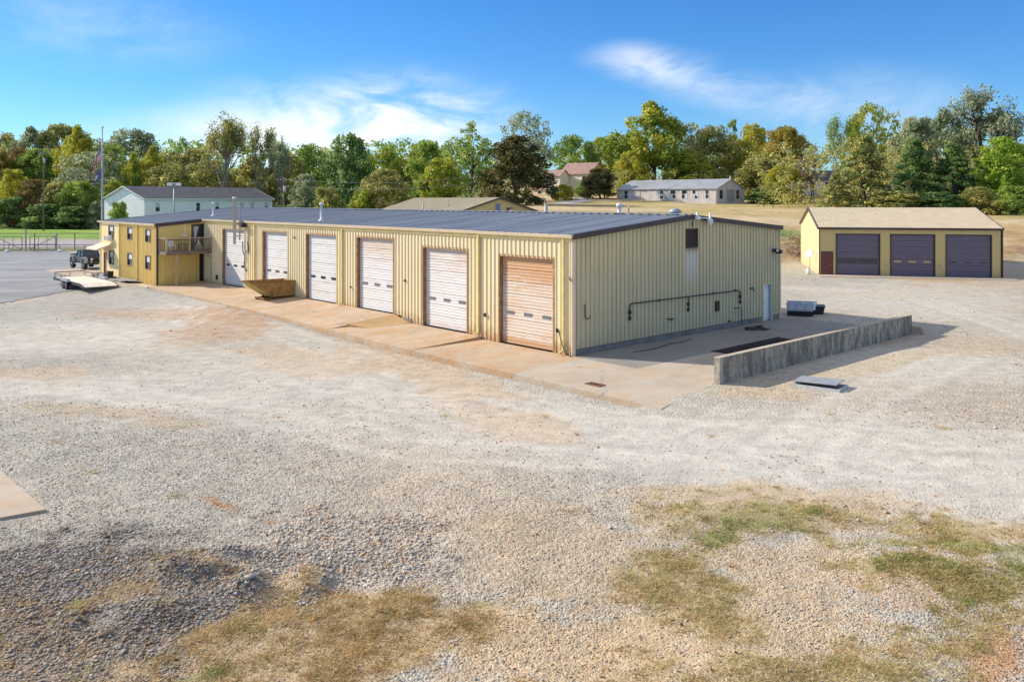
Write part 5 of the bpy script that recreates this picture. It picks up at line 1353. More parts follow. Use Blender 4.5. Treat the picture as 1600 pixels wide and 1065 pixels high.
# ------------------------------------------------------------------ flagpole and flags
FP = ((160 - 800) / FOC * 84, 84.0)
fp = thing('flagpole', 'tall pale metal flagpole with a ball on top behind the office end', 'flagpole', (FP[0], FP[1], 0.0))
MB().lathe([(0.16, 0), (0.16, 0.1), (0.10, 0.11), (0.085, 8), (0.05, 14.1)], 12).build('pole', M['dull_metal'], fp, True)
MB().lathe([(0.02, 14.1), (0.1, 14.16), (0.13, 14.24), (0.1, 14.32), (0.02, 14.37)], 12).build('ball', M['metal'], fp, True)
MB().tube([(-0.12, 0, 1.2), (-0.12, 0, 14.0)], 0.012, 5).box(-0.14, -0.03, 13.98, -0.02, 0.03, 14.08).build('halyard', M['white'], fp)
def flag_mat(name, fn):
    m, t, b = new_mat(name)
    uv = t.add('ShaderNodeAttribute', attribute_name='flag_uv').outputs['Color']
    s = t.add('ShaderNodeSeparateColor', i_0=uv)
    t.put(b.inputs['Base Color'], fn(t, s.outputs[0], s.outputs[1])); b.inputs['Roughness'].default_value = 0.8
    return m
def stars_stripes(t, u, v):
    stripe = t.math('GREATER_THAN', t.math('FRACT', t.math('MULTIPLY', v, 6.5)), 0.5)
    c = t.mix(stripe, (0.48, 0.03, 0.05), (0.75, 0.73, 0.72))
    canton = t.math('MULTIPLY', t.math('LESS_THAN', u, 0.40), t.math('GREATER_THAN', v, 0.4615))
    su = t.math('SUBTRACT', t.math('FRACT', t.math('MULTIPLY', u, 15.0)), 0.5); sv = t.math('SUBTRACT', t.math('FRACT', t.math('MULTIPLY', v, 16.7)), 0.5)
    star = t.math('LESS_THAN', t.math('ADD', t.math('MULTIPLY', su, su), t.math('MULTIPLY', sv, sv)), 0.08)
    return t.mix(canton, c, t.mix(star, (0.03, 0.045, 0.16), (0.7, 0.7, 0.72)))
M['flag_us'] = flag_mat('striped_flag_cloth', stars_stripes)
M['flag_blue'] = flag_mat('blue_flag_cloth', lambda t, u, v: t.mix(t.math('LESS_THAN', t.math('ADD', t.math('POWER', t.math('SUBTRACT', u, 0.45), 2.0), t.math('POWER', t.math('SUBTRACT', v, 0.5), 2.0)), 0.06), (0.07, 0.09, 0.26), (0.62, 0.64, 0.70)))
def limp_flag(name, label, z1, h, wdt, mt, k):
    """cloth hanging limp: gathered folds falling away from the pole"""
    nu, nv = 40, 24; V = []; UV = []
    for j in range(nv + 1):
        for i in range(nu + 1):
            u, v = i / nu, j / nv
            drop = 0.95 * u ** 0.9 * wdt
            out = 0.62 * math.sin(min(u * 1.25, 1.0) * math.pi / 2) * (0.75 + 0.35 * (1 - v))
            fold = 0.14 * math.sin(u * 15 + v * 1.5 + k) * u ** 0.5
            V.append((-0.13 - out * 0.95 - 0.05 * fold, -0.25 * out + fold, z1 - h * (1 - v) - drop * (0.72 + 0.1 * v)))
            UV.append((u, v, 0))
    f = np.array([(j * (nu + 1) + i, j * (nu + 1) + i + 1, (j + 1) * (nu + 1) + i + 1, (j + 1) * (nu + 1) + i) for j in range(nv) for i in range(nu)])
    me = np_mesh(name, np.array(V), f, mt, {'flag_uv': np.array(UV)}, True)
    o = put(name, me); o.location = (FP[0], FP[1], 0)
    so = o.modifiers.new('thickness', 'SOLIDIFY'); so.thickness = 0.015
    return tag(o, label, 'flag')
limp_flag('striped_flag', 'limp red white and blue striped flag with stars on the flagpole', 12.5, 1.35, 2.3, M['flag_us'], 0.3)
limp_flag('blue_flag', 'limp blue and white flag hanging below the striped one', 10.2, 1.0, 1.45, M['flag_blue'], 1.9)

# ------------------------------------------------------------------ fence and gates on the left
def pipe(mb, a, b, r=0.035): return mb.tube([a, b], r, 6)
M['fence_pipe'] = mat('grey_fence_pipe', (0.20, 0.20, 0.195), 0.6, 0.1, 3)
fn = thing('pipe_fence', 'grey pipe and wire fence running behind the asphalt to the office', 'fence', (0, 0, 0))
FY = lambda x: 117.0 + (x + 60) * 0.03
xs_ = [-90.0, -84.0, -78.0, -72.0, -66.5, -61.0, -55.0, -49.0, -43.0]
for x in xs_: MB().tube([(x, FY(x), gz(x, FY(x)) - .1), (x, FY(x), gz(x, FY(x)) + 2.35)], 0.07, 8).build('post', M['fence_pipe'], fn)
for a, b in zip(xs_, xs_[1:]):
    MB().tube([(a, FY(a), 2.3), (b, FY(b), 2.3)], 0.05, 6).build('top_rail', M['fence_pipe'], fn)
wm = MB()
for a, b in zip(xs_, xs_[1:]):
    n = int((b - a) / 0.28)
    for k in range(n):
        x = a + (b - a) * k / n; e = (b - a) / n * 7
        for s in (1, -1):
            x0, x1 = (x, min(x + e, b)) if s > 0 else (x, max(x - e, a))
            zt = 0.1 + 2.15 * abs(x1 - x0) / e
            wm.beam((x0, FY(x0), 0.1), (x1, FY(x1), zt), 0.012)
M['wire'] = mat('galvanised_wire', (0.30, 0.31, 0.31), 0.5, metal=0.5)
o = wm.build('wire_mesh', M['wire'], fn); o['kind'] = 'stuff'
def gate(name, label, x0, x1, h, y, brace):
    g = thing(name, label, 'gate', (0, 0, 0))
    f = MB()
    for x in (x0, x1): f.tube([(x, y, .12), (x, y, h)], 0.06, 6)
    f.tube([(x0, y, h), (x1, y, h)], .05, 6).tube([(x0, y, .15), (x1, y, .15)], .05, 6)
    f.build('gate_frame', M['fence_pipe'], g)
    n = 3
    for k in range(1, n): MB().tube([(x0 + (x1 - x0) * k / n, y, .15), (x0 + (x1 - x0) * k / n, y, h)], .04, 6).build('upright', M['fence_pipe'], g)
    MB().tube([(x0, y - .02, h if brace else .2), (x1, y - .02, .2 if brace else h)], .045, 6).build('brace', M['fence_pipe'], g)
    MB().tube([(x0, y, h * .45), (x1, y, h * .45)], .04, 6).build('mid_rail', M['fence_pipe'], g)
    return g
gate('pipe_gate', 'tall grey pipe gate with a long diagonal brace at the left edge', -70.5, -66.8, 2.0, 114.3, True)
gate('pipe_gate', 'wide grey pipe gate between the tall gate posts and the fence', -66.0, -62.5, 2.0, 114.8, False)
for x, h, lb in ((-66.4, 3.0, 'tallest gate post with a pale top'), (-62.2, 2.4, 'gate post where the gates meet the fence')):
    g = MB().tube([(x, 114.5, -.1), (x, 114.5, h)], .10, 8).build('gate_post', M['dull_metal']); tag(g, lb + ' by the asphalt', 'post')
lw = thing('low_barrier', 'low grey pipe barrier along the asphalt in front of the gates', 'barrier', (0, 0, 0))
for k in range(6):
    x = -71 + k * 3.4
    MB().tube([(x, 112.6, -.1), (x, 112.6, 0.95)], .05, 6).build('post', M['fence_pipe'], lw)
MB().tube([(-78, 112.6, .95), (-54, 112.6, .95)], .05, 6).build('top_rail', M['fence_pipe'], lw)
for x, lb in ((-67.3, 'left of the two white stones at the edge of the asphalt'), (-60.3, 'right of the two white stones at the edge of the asphalt')):
    s_ = tag(MB().lathe([(.2, 0), (.3, .1), (.28, .26), (.12, .36)], 7).build('white_stone', M['white']), lb, 'stone'); s_.location = (x, 111.8, gz(x, 111.8))
# lamp post and utility poles
x = (272 - 800) / FOC * 120
lp = thing('lamp_post', 'slim grey lamp post in front of the white two storey block', 'lamp post', (x, 120, 0))
MB().lathe([(.16, 0), (.10, 9.3)], 10).build('pole', M['dull_metal'], lp, True)
MB().box(-.9, -.15, 9.3, .9, .15, 9.42).build('lamp_arm', M['white'], lp)
for s in (-1, 1): MB().hexa([(s * .62 - .38, -.2, 9.0), (s * .62 + .38, -.2, 9.0), (s * .62 + .38, .2, 9.0), (s * .62 - .38, .2, 9.0)], [(s * .62 - .3, -.16, 9.299), (s * .62 + .3, -.16, 9.299), (s * .62 + .3, .16, 9.299), (s * .62 - .3, .16, 9.299)]).build('lamp_head', M['white'], lp)
def util_pole(px, Y, ztop, label):
    x = (px - 800) / FOC * Y
    u = thing('utility_pole', label, 'utility pole', (x, Y, gz(x, Y) - .2))
    h = ztop - gz(x, Y)
    MB().lathe([(.17, 0), (.11, h)], 8).build('pole', M['wood_pole'], u, True)
    MB().box(-1.2, -.08, h - .6, 1.2, .08, h - .45).build('crossarm', M['wood_pole'], u)
    MB().lathe([(.22, h - 2.6), (.25, h - 2.5), (.25, h - 1.7), (.1, h - 1.6)], 10, at=(.3, -.2, 0)).build('transformer', M['dull_metal'], u, True)
    for k in (-1.05, -.5, .5, 1.05): MB().lathe([(.05, h - .449), (.07, h - .35), (.03, h - .28)], 6, at=(k, 0, 0)).build('insulator', M['white'], u)
    return u
util_pole(443, 150, 11.2, 'timber utility pole with a transformer right of the white block')
util_pole(68, 176, 17.5, 'timber utility pole among the trees at the far left')
wr = MB()
p1 = Vector(((443 - 800) / FOC * 150, 150, 10.7)); p2 = Vector(((760 - 800) / FOC * 170, 170, 12.0))
for dz in (0, -1.2):
    pts = [p1.lerp(p2, k / 12) + Vector((0, 0, dz - 1.1 * (1 - (2 * k / 12 - 1) ** 2))) for k in range(13)]
    wr.tube(pts, 0.03, 5)
tag(wr.build('power_line', M['dull_metal']), 'two thin wires strung from the utility pole to the right before the trees', 'cable')
# ------------------------------------------------------------------ trees
def leaf_mat(name, c0, c1, c2, trans=0.5):
    m, t, b = new_mat(name)
    r = t.add('ShaderNodeAttribute', attribute_name='rnd').outputs['Fac']
    k = t.add('ShaderNodeAttribute', attribute_name='clump').outputs['Fac']
    c = t.mix(t.ramp(k, 0.25, 0.75), c0, c1)
    c = t.mix(t.ramp(t.math('ADD', t.math('MULTIPLY', r, 0.6), t.math('MULTIPLY', k, 0.4)), 0.55, 0.9), c, c2)
    v = t.math('ADD', t.math('MULTIPLY', r, 0.5), 0.75)
    c = t.mix(1.0, c, t.add('ShaderNodeCombineColor', i_0=v, i_1=v, i_2=v).outputs[0], 'MULTIPLY')
    t.put(b.inputs['Base Color'], c); b.inputs['Roughness'].default_value = 0.6; b.inputs['Specular IOR Level'].default_value = 0.25
    tr = t.add('ShaderNodeBsdfTranslucent', i_Color=c)
    mx = t.add('ShaderNodeMixShader', i_0=trans); t.l.new(b.outputs[0], mx.inputs[1]); t.l.new(tr.outputs[0], mx.inputs[2])
    t.l.new(mx.outputs[0], t.n['Material Output'].inputs[0])
    return m
F = {
 'green': leaf_mat('green_leaf', (0.191, 0.294, 0.056), (0.308, 0.422, 0.076), (0.488, 0.539, 0.116)),
 'dark': leaf_mat('dark_green_leaf', (0.116, 0.211, 0.067), (0.211, 0.337, 0.092), (0.422, 0.505, 0.168)),
 'yellow': leaf_mat('yellow_leaf', (0.465, 0.419, 0.046), (0.620, 0.589, 0.062), (0.310, 0.341, 0.062)),
 'yellowgreen': leaf_mat('yellow_green_leaf', (0.239, 0.325, 0.043), (0.443, 0.461, 0.059), (0.600, 0.563, 0.086)),
 'lime': leaf_mat('lime_leaf', (0.202, 0.341, 0.039), (0.341, 0.496, 0.054), (0.527, 0.589, 0.093)),
 'olive': leaf_mat('olive_leaf', (0.274, 0.288, 0.080), (0.466, 0.423, 0.125), (0.600, 0.548, 0.192)),
 'orange': leaf_mat('orange_leaf', (0.30, 0.27, 0.05), (0.48, 0.33, 0.05), (0.34, 0.33, 0.07)),
 'maple': leaf_mat('dark_maple_leaf', (0.075, 0.095, 0.032), (0.115, 0.115, 0.04), (0.25, 0.18, 0.05)),
 'red': leaf_mat('russet_leaf', (0.23, 0.15, 0.06), (0.22, 0.21, 0.06), (0.34, 0.19, 0.07)),
 'grey': leaf_mat('grey_green_leaf', (0.267, 0.320, 0.174), (0.399, 0.453, 0.253), (0.532, 0.532, 0.320)),
 'cedar': leaf_mat('cedar_needle', (0.199, 0.233, 0.067), (0.396, 0.380, 0.098), (0.564, 0.496, 0.132), 0.15),
 'dead': leaf_mat('grey_twig_haze', (0.248, 0.217, 0.186), (0.341, 0.295, 0.248), (0.403, 0.341, 0.264), 0.1),
}
def leaves(centres, radii, per, size, rg, shell=0.55, flat=1.0):
    """quads scattered through clumps; returns vertices, faces and the two variation attributes"""
    n = len(centres)
    per_ = np.maximum((per * (radii / radii.mean()) ** 2).astype(int), 6)
    idx = np.repeat(np.arange(n), per_); N = len(idx)
    d = rg.normal(size=(N, 3)); d /= np.linalg.norm(d, axis=1)[:, None]
    r = (shell + (1 - shell) * rg.random(N)) ** 0.7 * (0.75 + 0.5 * rg.random(N))
    off = d * (r * radii[idx])[:, None]; off[:, 2] *= flat
    p = centres[idx] + off
    nrm = d + rg.normal(size=(N, 3)) * 0.55; nrm[:, 2] += 0.25; nrm /= np.linalg.norm(nrm, axis=1)[:, None]
    a = np.cross(nrm, rg.normal(size=(N, 3))); a /= np.linalg.norm(a, axis=1)[:, None]
    b = np.cross(nrm, a)
    s = size * (0.6 + 0.8 * rg.random(N))
    a = a * s[:, None] * 0.5; b = b * (s * (0.55 + 0.4 * rg.random(N)))[:, None] * 0.5
    bend = nrm * (s * 0.18 * (rg.random(N) - 0.5))[:, None]
    v = np.stack([p - a + bend, p - b, p + a + bend, p + b], 1).reshape(-1, 3)
    f = np.arange(N * 4).reshape(-1, 4)
    ck = rg.random(n)
    return v, f, np.repeat(rg.random(N), 4), np.repeat(np.clip(ck[idx] + rg.normal(size=N) * 0.08, 0, 1), 4)

def limb(mb, a, b, r0, r1, rg, n=5, k=0.12, sides=6):
    a, b = np.array(a, float), np.array(b, float); ln = np.linalg.norm(b - a)
    pts = [tuple(a + (b - a) * i / n + (rg.normal(size=3) * ln * k * math.sin(math.pi * i / n) * 0.5)) for i in range(n + 1)]
    mb.tube(pts, [r0 + (r1 - r0) * i / n for i in range(n + 1)], sides)
    return pts

TEMPL = {}
def crown_tree(key, seed, z0, shape, nclump, cr, per, leaf, limbs=9, trunk_r=0.22, hollow=0.45, flat=0.85, gap=0.0):
    """template 10 m tall, crown radius about 4 m; shape(h) gives the crown's half width at relative height h of the crown"""
    rg = np.random.default_rng(seed)
    C, Rr = [], []
    tries = 0
    lob = rg.random(7) * 6.28
    while len(C) < nclump and tries < 6000:
        tries += 1
        h = rg.random(); th = rg.random() * 6.283
        w = 4.0 * shape(h) * (1 + 0.16 * math.sin(3 * th + lob[0] + 4 * h) + 0.12 * math.sin(5 * th + lob[1] - 6 * h))
        q = hollow + (1 - hollow) * rg.random() ** 0.6
        z = z0 + (10 - z0) * h
        c = np.array([math.cos(th) * w * q, math.sin(th) * w * q, z])
        if gap and C and min(np.linalg.norm(c - e) for e in C) < gap: continue
        C.append(c); Rr.append(cr * (0.65 + 0.7 * rg.random()) * (0.75 + 0.25 * shape(h)))
    C = np.array(C); Rr = np.array(Rr)
    C[:, 2] = np.minimum(C[:, 2], 10 - Rr * 0.8)
    v, f, rn, ck = leaves(C, Rr, per, leaf, rg, flat=flat)
    cm = np_mesh('crown', v, f, F['green'], {'rnd': rn, 'clump': ck})
    mb = MB()
    tops = limb(mb, (0, 0, -0.3), (rg.normal() * 0.3, rg.normal() * 0.3, max(z0, 1.5) + 3.2), trunk_r, trunk_r * 0.45, rg, 6, 0.04, 8)
    for i in rg.choice(len(C), min(limbs, len(C)), replace=False):
        s = tops[int(rg.integers(2, 7))]
        limb(mb, s, tuple(C[i]), trunk_r * 0.38, 0.03, rg, 5, 0.14, 5)
    TEMPL[key] = (cm, mb.mesh('trunk', M['bark'], True))

def branch_tree(key, seed, leaf, per, spread, clump_r, trunk_r=0.2, ntr=1, levels=3, z_first=2.5):
    """open tree: forking limbs show, leaves only at the twig ends"""
    rg = np.random.default_rng(seed); mb = MB(); ends = []
    def grow(p, d, ln, r, lv):
        q = p + d * ln
        limb(mb, tuple(p), tuple(q), r, r * 0.6, rg, 4, 0.10, 6 if lv > 1 else 4)
        if lv == 0: ends.append(q); return
        if lv <= 1: ends.append((p + q) / 2)
        for k in range(int(rg.integers(2, 4))):
            e = rg.normal(size=3) * spread; e[2] = abs(e[2]) * 0.35 + 0.05
            nd = d + e; nd[2] = max(nd[2], 0.05); nd /= np.linalg.norm(nd)
            grow(p + d * ln * (0.72 + 0.28 * rg.random()) if k else q, nd, ln * (0.62 + 0.2 * rg.random()), r * 0.58, lv - 1)
    for k in range(ntr):
        d = np.array([rg.normal() * 0.18, rg.normal() * 0.18, 1.0]); d /= np.linalg.norm(d)
        grow(np.array([rg.normal() * 0.3 * (ntr > 1), rg.normal() * 0.3 * (ntr > 1), -0.2]), d, z_first, trunk_r, levels)
    E = np.array(ends)
    k = 9.6 / E[:, 2].max(); rr = max(np.abs(E[:, :2]).max(), 1e-3)
    sx = 3.6 / rr
    E = E * np.array([sx, sx, k]); mb.v = [(x * sx, y * sx, z * k) for x, y, z in mb.v]
    v, f, rn, ck = leaves(E, np.full(len(E), clump_r) * (0.7 + 0.6 * rg.random(len(E))), per, leaf, rg, shell=0.2)
    TEMPL[key] = (np_mesh('crown', v, f, F['green'], {'rnd': rn, 'clump': ck}), mb.mesh('trunk', M['bark'], True))

rnd_ = lambda h: max(0.15, math.sin(math.pi * (0.12 + 0.86 * h)) ** 0.6)
oval = lambda h: max(0.12, (1 - abs(2 * h - 0.75) ** 2.2 * 0.72)) * (0.95 if h < .6 else 1 - (h - .6) * 0.9)
cone = lambda h: max(0.06, 1 - h) * 0.95 + 0.05
skirt = lambda h: max(0.1, math.cos(h * 1.45) ** 0.7)
crown_tree('round', 11, 1.4, rnd_, 95, 0.95, 95, 0.34)
crown_tree('round_two', 12, 1.0, rnd_, 110, 0.85, 85, 0.33)
crown_tree('oval', 13, 1.2, oval, 105, 0.85, 90, 0.33)
crown_tree('oval_two', 14, 0.8, oval, 110, 0.78, 85, 0.32, hollow=0.3)
crown_tree('skirted', 15, 0.4, skirt, 115, 0.9, 90, 0.34)
crown_tree('skirted_two', 16, 0.3, skirt, 130, 0.78, 85, 0.32)
crown_tree('loose', 17, 1.5, rnd_, 80, 0.7, 60, 0.28, limbs=26, gap=0.9, trunk_r=0.2)
crown_tree('loose_two', 18, 1.0, oval, 85, 0.68, 60, 0.28, limbs=30, gap=0.8, trunk_r=0.2)
crown_tree('cedar', 19, 0.3, cone, 150, 0.68, 100, 0.25, hollow=0.5, flat=0.6)
crown_tree('pine', 20, 4.5, lambda h: 0.55 - 0.3 * h, 26, 0.75, 60, 0.3, flat=0.5)
crown_tree('bush', 21, 0.2, lambda h: max(0.2, math.cos(h * 1.3)), 60, 1.3, 90, 0.5, trunk_r=0.15)
crown_tree('bush_two', 22, 0.2, lambda h: max(0.2, math.cos(h * 1.2)) * (1 if h > .2 else .9), 70, 1.15, 80, 0.45, trunk_r=0.15)
branch_tree('open', 31, 0.20, 3, 0.9, 0.6, 0.20, 3, 6, 2.2)
branch_tree('open_two', 32, 0.20, 3, 0.9, 0.6, 0.18, 2, 6, 2.0)
branch_tree('spreading', 35, 0.22, 6, 0.95, 0.5, 0.42, 2, 6, 2.6)
branch_tree('bare', 34, 0.2, 3, 0.7, 0.45, 0.13, 2, 6, 1.9)
def plant(tpl, leafm, px, ytop, hw, Y, label, cat='tree', group=None, name=None, bark='bark', zoff=0.0):
    cm, tm = TEMPL[tpl]
    x = (px - 800) / FOC * Y; z = gz(x, Y) + zoff
    top = CAMH + (HOR - ytop) / FOC * Y
    H = max(top - z, 1.0); w = hw / FOC * Y
    name = name or {'bush': 'shrub', 'bush_two': 'shrub', 'cedar': 'cedar_tree', 'pine': 'pine_tree'}.get(tpl, 'leafy_tree')
    t = thing(name, label, cat, (x, Y, z), random.uniform(0, 6.28), group)
    c = put('crown', cm, t); c.material_slots[0].link = 'OBJECT'; c.material_slots[0].material = F[leafm]
    k = put('trunk', tm, t); k.material_slots[0].link = 'OBJECT'; k.material_slots[0].material = M[bark]
    t.scale = (w / 4.1, w / 4.1, H / 10)
    return t
GW = 'trees along the edge of the woods'
TREES = [
 # far left hillside, back row
 ('round', 'olive', 8, 206, 34, 262, 'dark topped olive tree at the far left of the skyline'),
 ('oval', 'grey', 48, 198, 30, 255, 'grey green tree on the skyline second from the left'),
 ('round_two', 'olive', 92, 194, 34, 258, 'olive tree on the skyline left of the flagpole'),
 ('oval_two', 'yellow', 122, 194, 34, 232, 'bright yellow tree just left of the flagpole top'),
 ('round', 'grey', 200, 200, 46, 250, 'broad grey green tree just right of the flagpole'),
 ('loose', 'green', 175, 222, 26, 236, 'thin green tree behind the striped flag'),
 ('loose_two', 'dark', 286, 213, 28, 245, 'small dark green tree alone on the skyline between flagpole and open tree'),
 ('round', 'olive', 262, 236, 30, 240, 'olive tree below the small dark tree'),
 ('round_two', 'olive', 308, 232, 34, 235, 'olive tree left of the tall open tree'),
 # left, middle
 ('oval', 'orange', 4, 236, 26, 235, 'orange tree at the left edge of the picture'),
 ('round', 'red', 28, 228, 22, 240, 'russet tree beside the orange one at the left edge'),
 ('round_two', 'green', 60, 232, 34, 238, 'mid green tree in the middle of the left hillside'),
 ('loose', 'grey', 138, 236, 44, 214, 'grey twiggy tree under the bright yellow one'),
 ('oval_two', 'yellowgreen', 208, 236, 18, 214, 'narrow yellow green tree right of the flags'),
 ('oval', 'yellow', 238, 228, 22, 220, 'yellow tree between the flags and the open tree'),
 ('round', 'olive', 270, 256, 40, 212, 'broad olive tree over the roof of the white block'),
 # left, front
 ('skirted', 'yellow', 22, 264, 28, 205, 'low yellow tree at the left edge above the fence'),
 ('skirted_two', 'red', 54, 280, 32, 198, 'russet green tree above the gates left of the flags'),
 ('bush', 'olive', 92, 284, 30, 196, 'olive shrub at the end of the lawn left of the flags'),
 ('skirted', 'green', 126, 282, 34, 194, 'green leafy tree below the flags at the end of the lawn'),
 ('skirted_two', 'yellowgreen', 178, 282, 22, 205, 'yellow green tree hugging the left gable of the white block'),
 ('bush_two', 'dark', 14, 308, 32, 194, 'dark shrub at the left edge of the lawn'),
 ('bush', 'dark', 70, 318, 30, 191, 'dark shrub behind the gates'),
 ('bush_two', 'dark', 118, 322, 30, 190, 'dark shrub behind the pipe fence left of the flagpole'),
 ('bush', 'grey', 152, 314, 16, 190, 'small grey green shrub against the flagpole foot'),
 ('bush_two', 'green', 186, 315, 17, 160, 'little shrub in front of the white gable'),
 # between white block and tan building
 ('open', 'olive', 350, 168, 44, 206, 'tall open tree with bare limbs and few leaves left of the others'),
 ('open_two', 'olive', 405, 189, 30, 204, 'open tree with few leaves, middle one of the three bare limbed trees'),
 ('open', 'grey', 440, 206, 24, 200, 'open tree with few leaves nearest to the utility pole'),
 ('round', 'olive', 330, 250, 40, 215, 'olive tree under the tall open tree'),
 ('oval', 'olive', 395, 244, 36, 213, 'olive yellow tree between the bare trunks'),
 ('round_two', 'olive', 448, 240, 34, 212, 'olive tree behind the utility pole'),
 ('round', 'green', 488, 224, 28, 225, 'mid green tree left of the dark maple'),
 ('skirted_two', 'grey', 478, 272, 26, 190, 'grey green thicket tree right of the white block'),
 ('skirted', 'dark', 546, 208, 42, 186, 'dense dark green maple with a round head right of the white block'),
 ('bush_two', 'olive', 512, 292, 26, 178, 'low olive shrub at the foot of the round dark maple'),
 ('round', 'yellowgreen', 600, 230, 30, 225, 'yellowish tree just right of the round dark maple'),
 ('oval', 'orange', 645, 236, 22, 228, 'orange topped tree behind the olive thicket'),
 ('skirted_two', 'olive', 602, 264, 46, 168, 'wide olive thicket left of the tan roof'),
 ('bush', 'yellowgreen', 566, 296, 24, 164, 'yellow green shrub at the left end of the tan roof'),
 ('round_two', 'green', 668, 220, 34, 205, 'green tree rising over the left of the tan roof'),
 ('loose_two', 'green', 735, 188, 46, 186, 'large green tree over the middle of the tan roof'),
 ('skirted', 'yellowgreen', 690, 246, 40, 172, 'light green tree directly behind the tan roof'),
 ('loose', 'grey', 822, 173, 40, 196, 'feathery grey green tree rising behind the dark reddish maple'),
 ('skirted_two', 'maple', 808, 212, 55, 160, 'dark reddish maple with orange tips right of the tan roof'),
 # around the beige house
 ('round', 'green', 898, 210, 30, 262, 'round green tree behind the beige house'),
 ('round_two', 'yellowgreen', 940, 214, 24, 268, 'yellow green tree behind the right of the beige house'),
 ('bush', 'yellow', 881, 288, 17, 192, 'small yellow tree in front of the beige house'),
 ('skirted', 'maple', 937, 262, 30, 200, 'dark reddish shrub tree left of the grey building'),
 ('bush_two', 'green', 912, 284, 14, 205, 'small green shrub beside the beige house'),
 # behind the grey building
 ('oval_two', 'yellowgreen', 1018, 157, 60, 222, 'tallest yellow green tree left of centre behind the grey building'),
 ('skirted', 'yellow', 986, 236, 30, 214, 'low yellow tree at the left end of the grey building'),
 ('loose', 'olive', 1072, 190, 40, 222, 'olive tree right of the tallest yellow green one'),
 ('round', 'olive', 1112, 196, 36, 226, 'second olive tree behind the grey building roof'),
 ('skirted_two', 'yellowgreen', 1080, 240, 40, 214, 'lower yellow green tree behind the middle of the grey roof'),
 ('pine', 'dark', 1144, 184, 20, 236, 'slim dark pine on the skyline behind the grey building'),
 ('round', 'yellow', 1172, 192, 28, 228, 'yellow tree right of the pine'),
 ('round_two', 'orange', 1228, 198, 36, 212, 'orange yellow tree left of the white house'),
 ('skirted', 'olive', 1188, 246, 36, 200, 'olive tree at the right end of the grey building'),
 ('bush', 'dark', 1160, 270, 22, 205, 'dark shrub touching the right gable of the grey building'),
 ('skirted_two', 'yellow', 1222, 258, 32, 190, 'yellow shrubby tree at the top of the field'),
 ('bush_two', 'dark', 1200, 294, 34, 184, 'dark shrub at the upper edge of the field'),
 ('bare', 'dead', 1275, 232, 30, 186, 'grey leafless tree in front of the white house'),
 ('bare', 'dead', 1258, 280, 28, 176, 'grey twiggy bush at the top right of the field'),
 # right wood behind the garage
 ('open_two', 'green', 1310, 176, 34, 182, 'open leafy tree on the skyline left of the cedars'),
 ('loose', 'yellowgreen', 1362, 160, 40, 178, 'tall yellow green tree with a broken top above the cedars'),
 ('cedar', 'cedar', 1352, 208, 50, 138, 'olive brown cedar directly behind the left of the garage roof'),
 ('cedar', 'cedar', 1306, 270, 26, 136, 'short cedar by the left end of the garage ridge'),
 ('skirted', 'grey', 1430, 182, 44, 165, 'broad grey green tree behind the cedars'),
 ('cedar', 'dark', 1430, 214, 46, 140, 'dark cedar behind the middle of the garage roof'),
 ('cedar', 'dark', 1490, 222, 46, 138, 'dark cedar behind the right of the garage roof'),
 ('round', 'grey', 1480, 168, 40, 172, 'tall grey green tree left of the leaning limbed tree'),
 ('spreading', 'grey', 1546, 126, 70, 162, 'big spreading tree with dark bare limbs at the top right'),
 ('skirted_two', 'lime', 1566, 214, 46, 136, 'bright lime green tree at the right edge behind the garage'),
 ('skirted', 'green', 1600, 232, 36, 140, 'green tree cut by the right edge of the picture'),
 ('bush_two', 'green', 1588, 290, 28, 126, 'large leafy shrub at the right edge above the field'),
 ('bush', 'olive', 1530, 292, 34, 130, 'olive shrub under the lime tree'),
 ('bush_two', 'cedar', 1396, 298, 44, 132, 'olive brown shrub along the back of the garage'),
 ('bush', 'dark', 1462, 300, 40, 132, 'dark shrub behind the right half of the garage ridge'),
 # outside the frame, so that the wood goes on
 ('skirted', 'olive', -60, 250, 50, 215, 'olive tree beyond the left edge'),
 ('oval', 'green', 1690, 180, 60, 150, 'green tree beyond the right edge'),
 ('round', 'olive', 1790, 190, 60, 160, 'olive tree beyond the right edge'),
 ('round', 'grey', -150, 220, 60, 230, 'grey green tree beyond the left edge'),
]
for tpl, lm, px, yt, hw, Y, label in TREES:
    plant(tpl, lm, px, yt, hw * 1.08, Y, label, 'shrub' if tpl.startswith('bush') else 'tree', GW, bark='pale_bark' if tpl in ('open', 'open_two', 'loose') and lm != 'yellowgreen' else 'bark')
# the far wood behind them reads as one mass
def woods():
    rg = np.random.default_rng(77)
    C, Rr = [], []
    for i in range(1500):
        az = rg.uniform(-1.0, 1.0); Y = rg.uniform(275, 330); x = az * Y
        h = rg.random() ** 0.7
        base = gz(x, Y); Hh = 10.5 + 5 * float(vnoise(x * 0.06, 3.3))
        if 5 < x < 60: Hh *= 0.8
        C.append((x, Y, base + h * Hh)); Rr.append(rg.uniform(1.4, 2.6))
    v, f, rn, ck = leaves(np.array(C), np.array(Rr), 34, 1.0, rg)
    return tag(put('distant_woods', np_mesh('distant_woods', v, f, F['green'], {'rnd': rn, 'clump': ck})), kind='stuff')
woods()
def thicket(name, n, xr, yr, hr, rr, lm, seed, per=40, leaf=0.4, curve=None):
    rg = np.random.default_rng(seed); C, Rr = [], []
    for i in range(n):
        u = rg.random(); x = xr[0] + (xr[1] - xr[0]) * u
        y = rg.uniform(*yr) + (curve(x) if curve else 0)
        r = rg.uniform(*rr)
        C.append((x, y, gz(x, y) + rg.random() * hr)); Rr.append(r)
    v, f, rn, ck = leaves(np.array(C), np.array(Rr), per, leaf, rg)
    return tag(put(name, np_mesh(name, v, f, F[lm], {'rnd': rn, 'clump': ck})), kind='stuff')
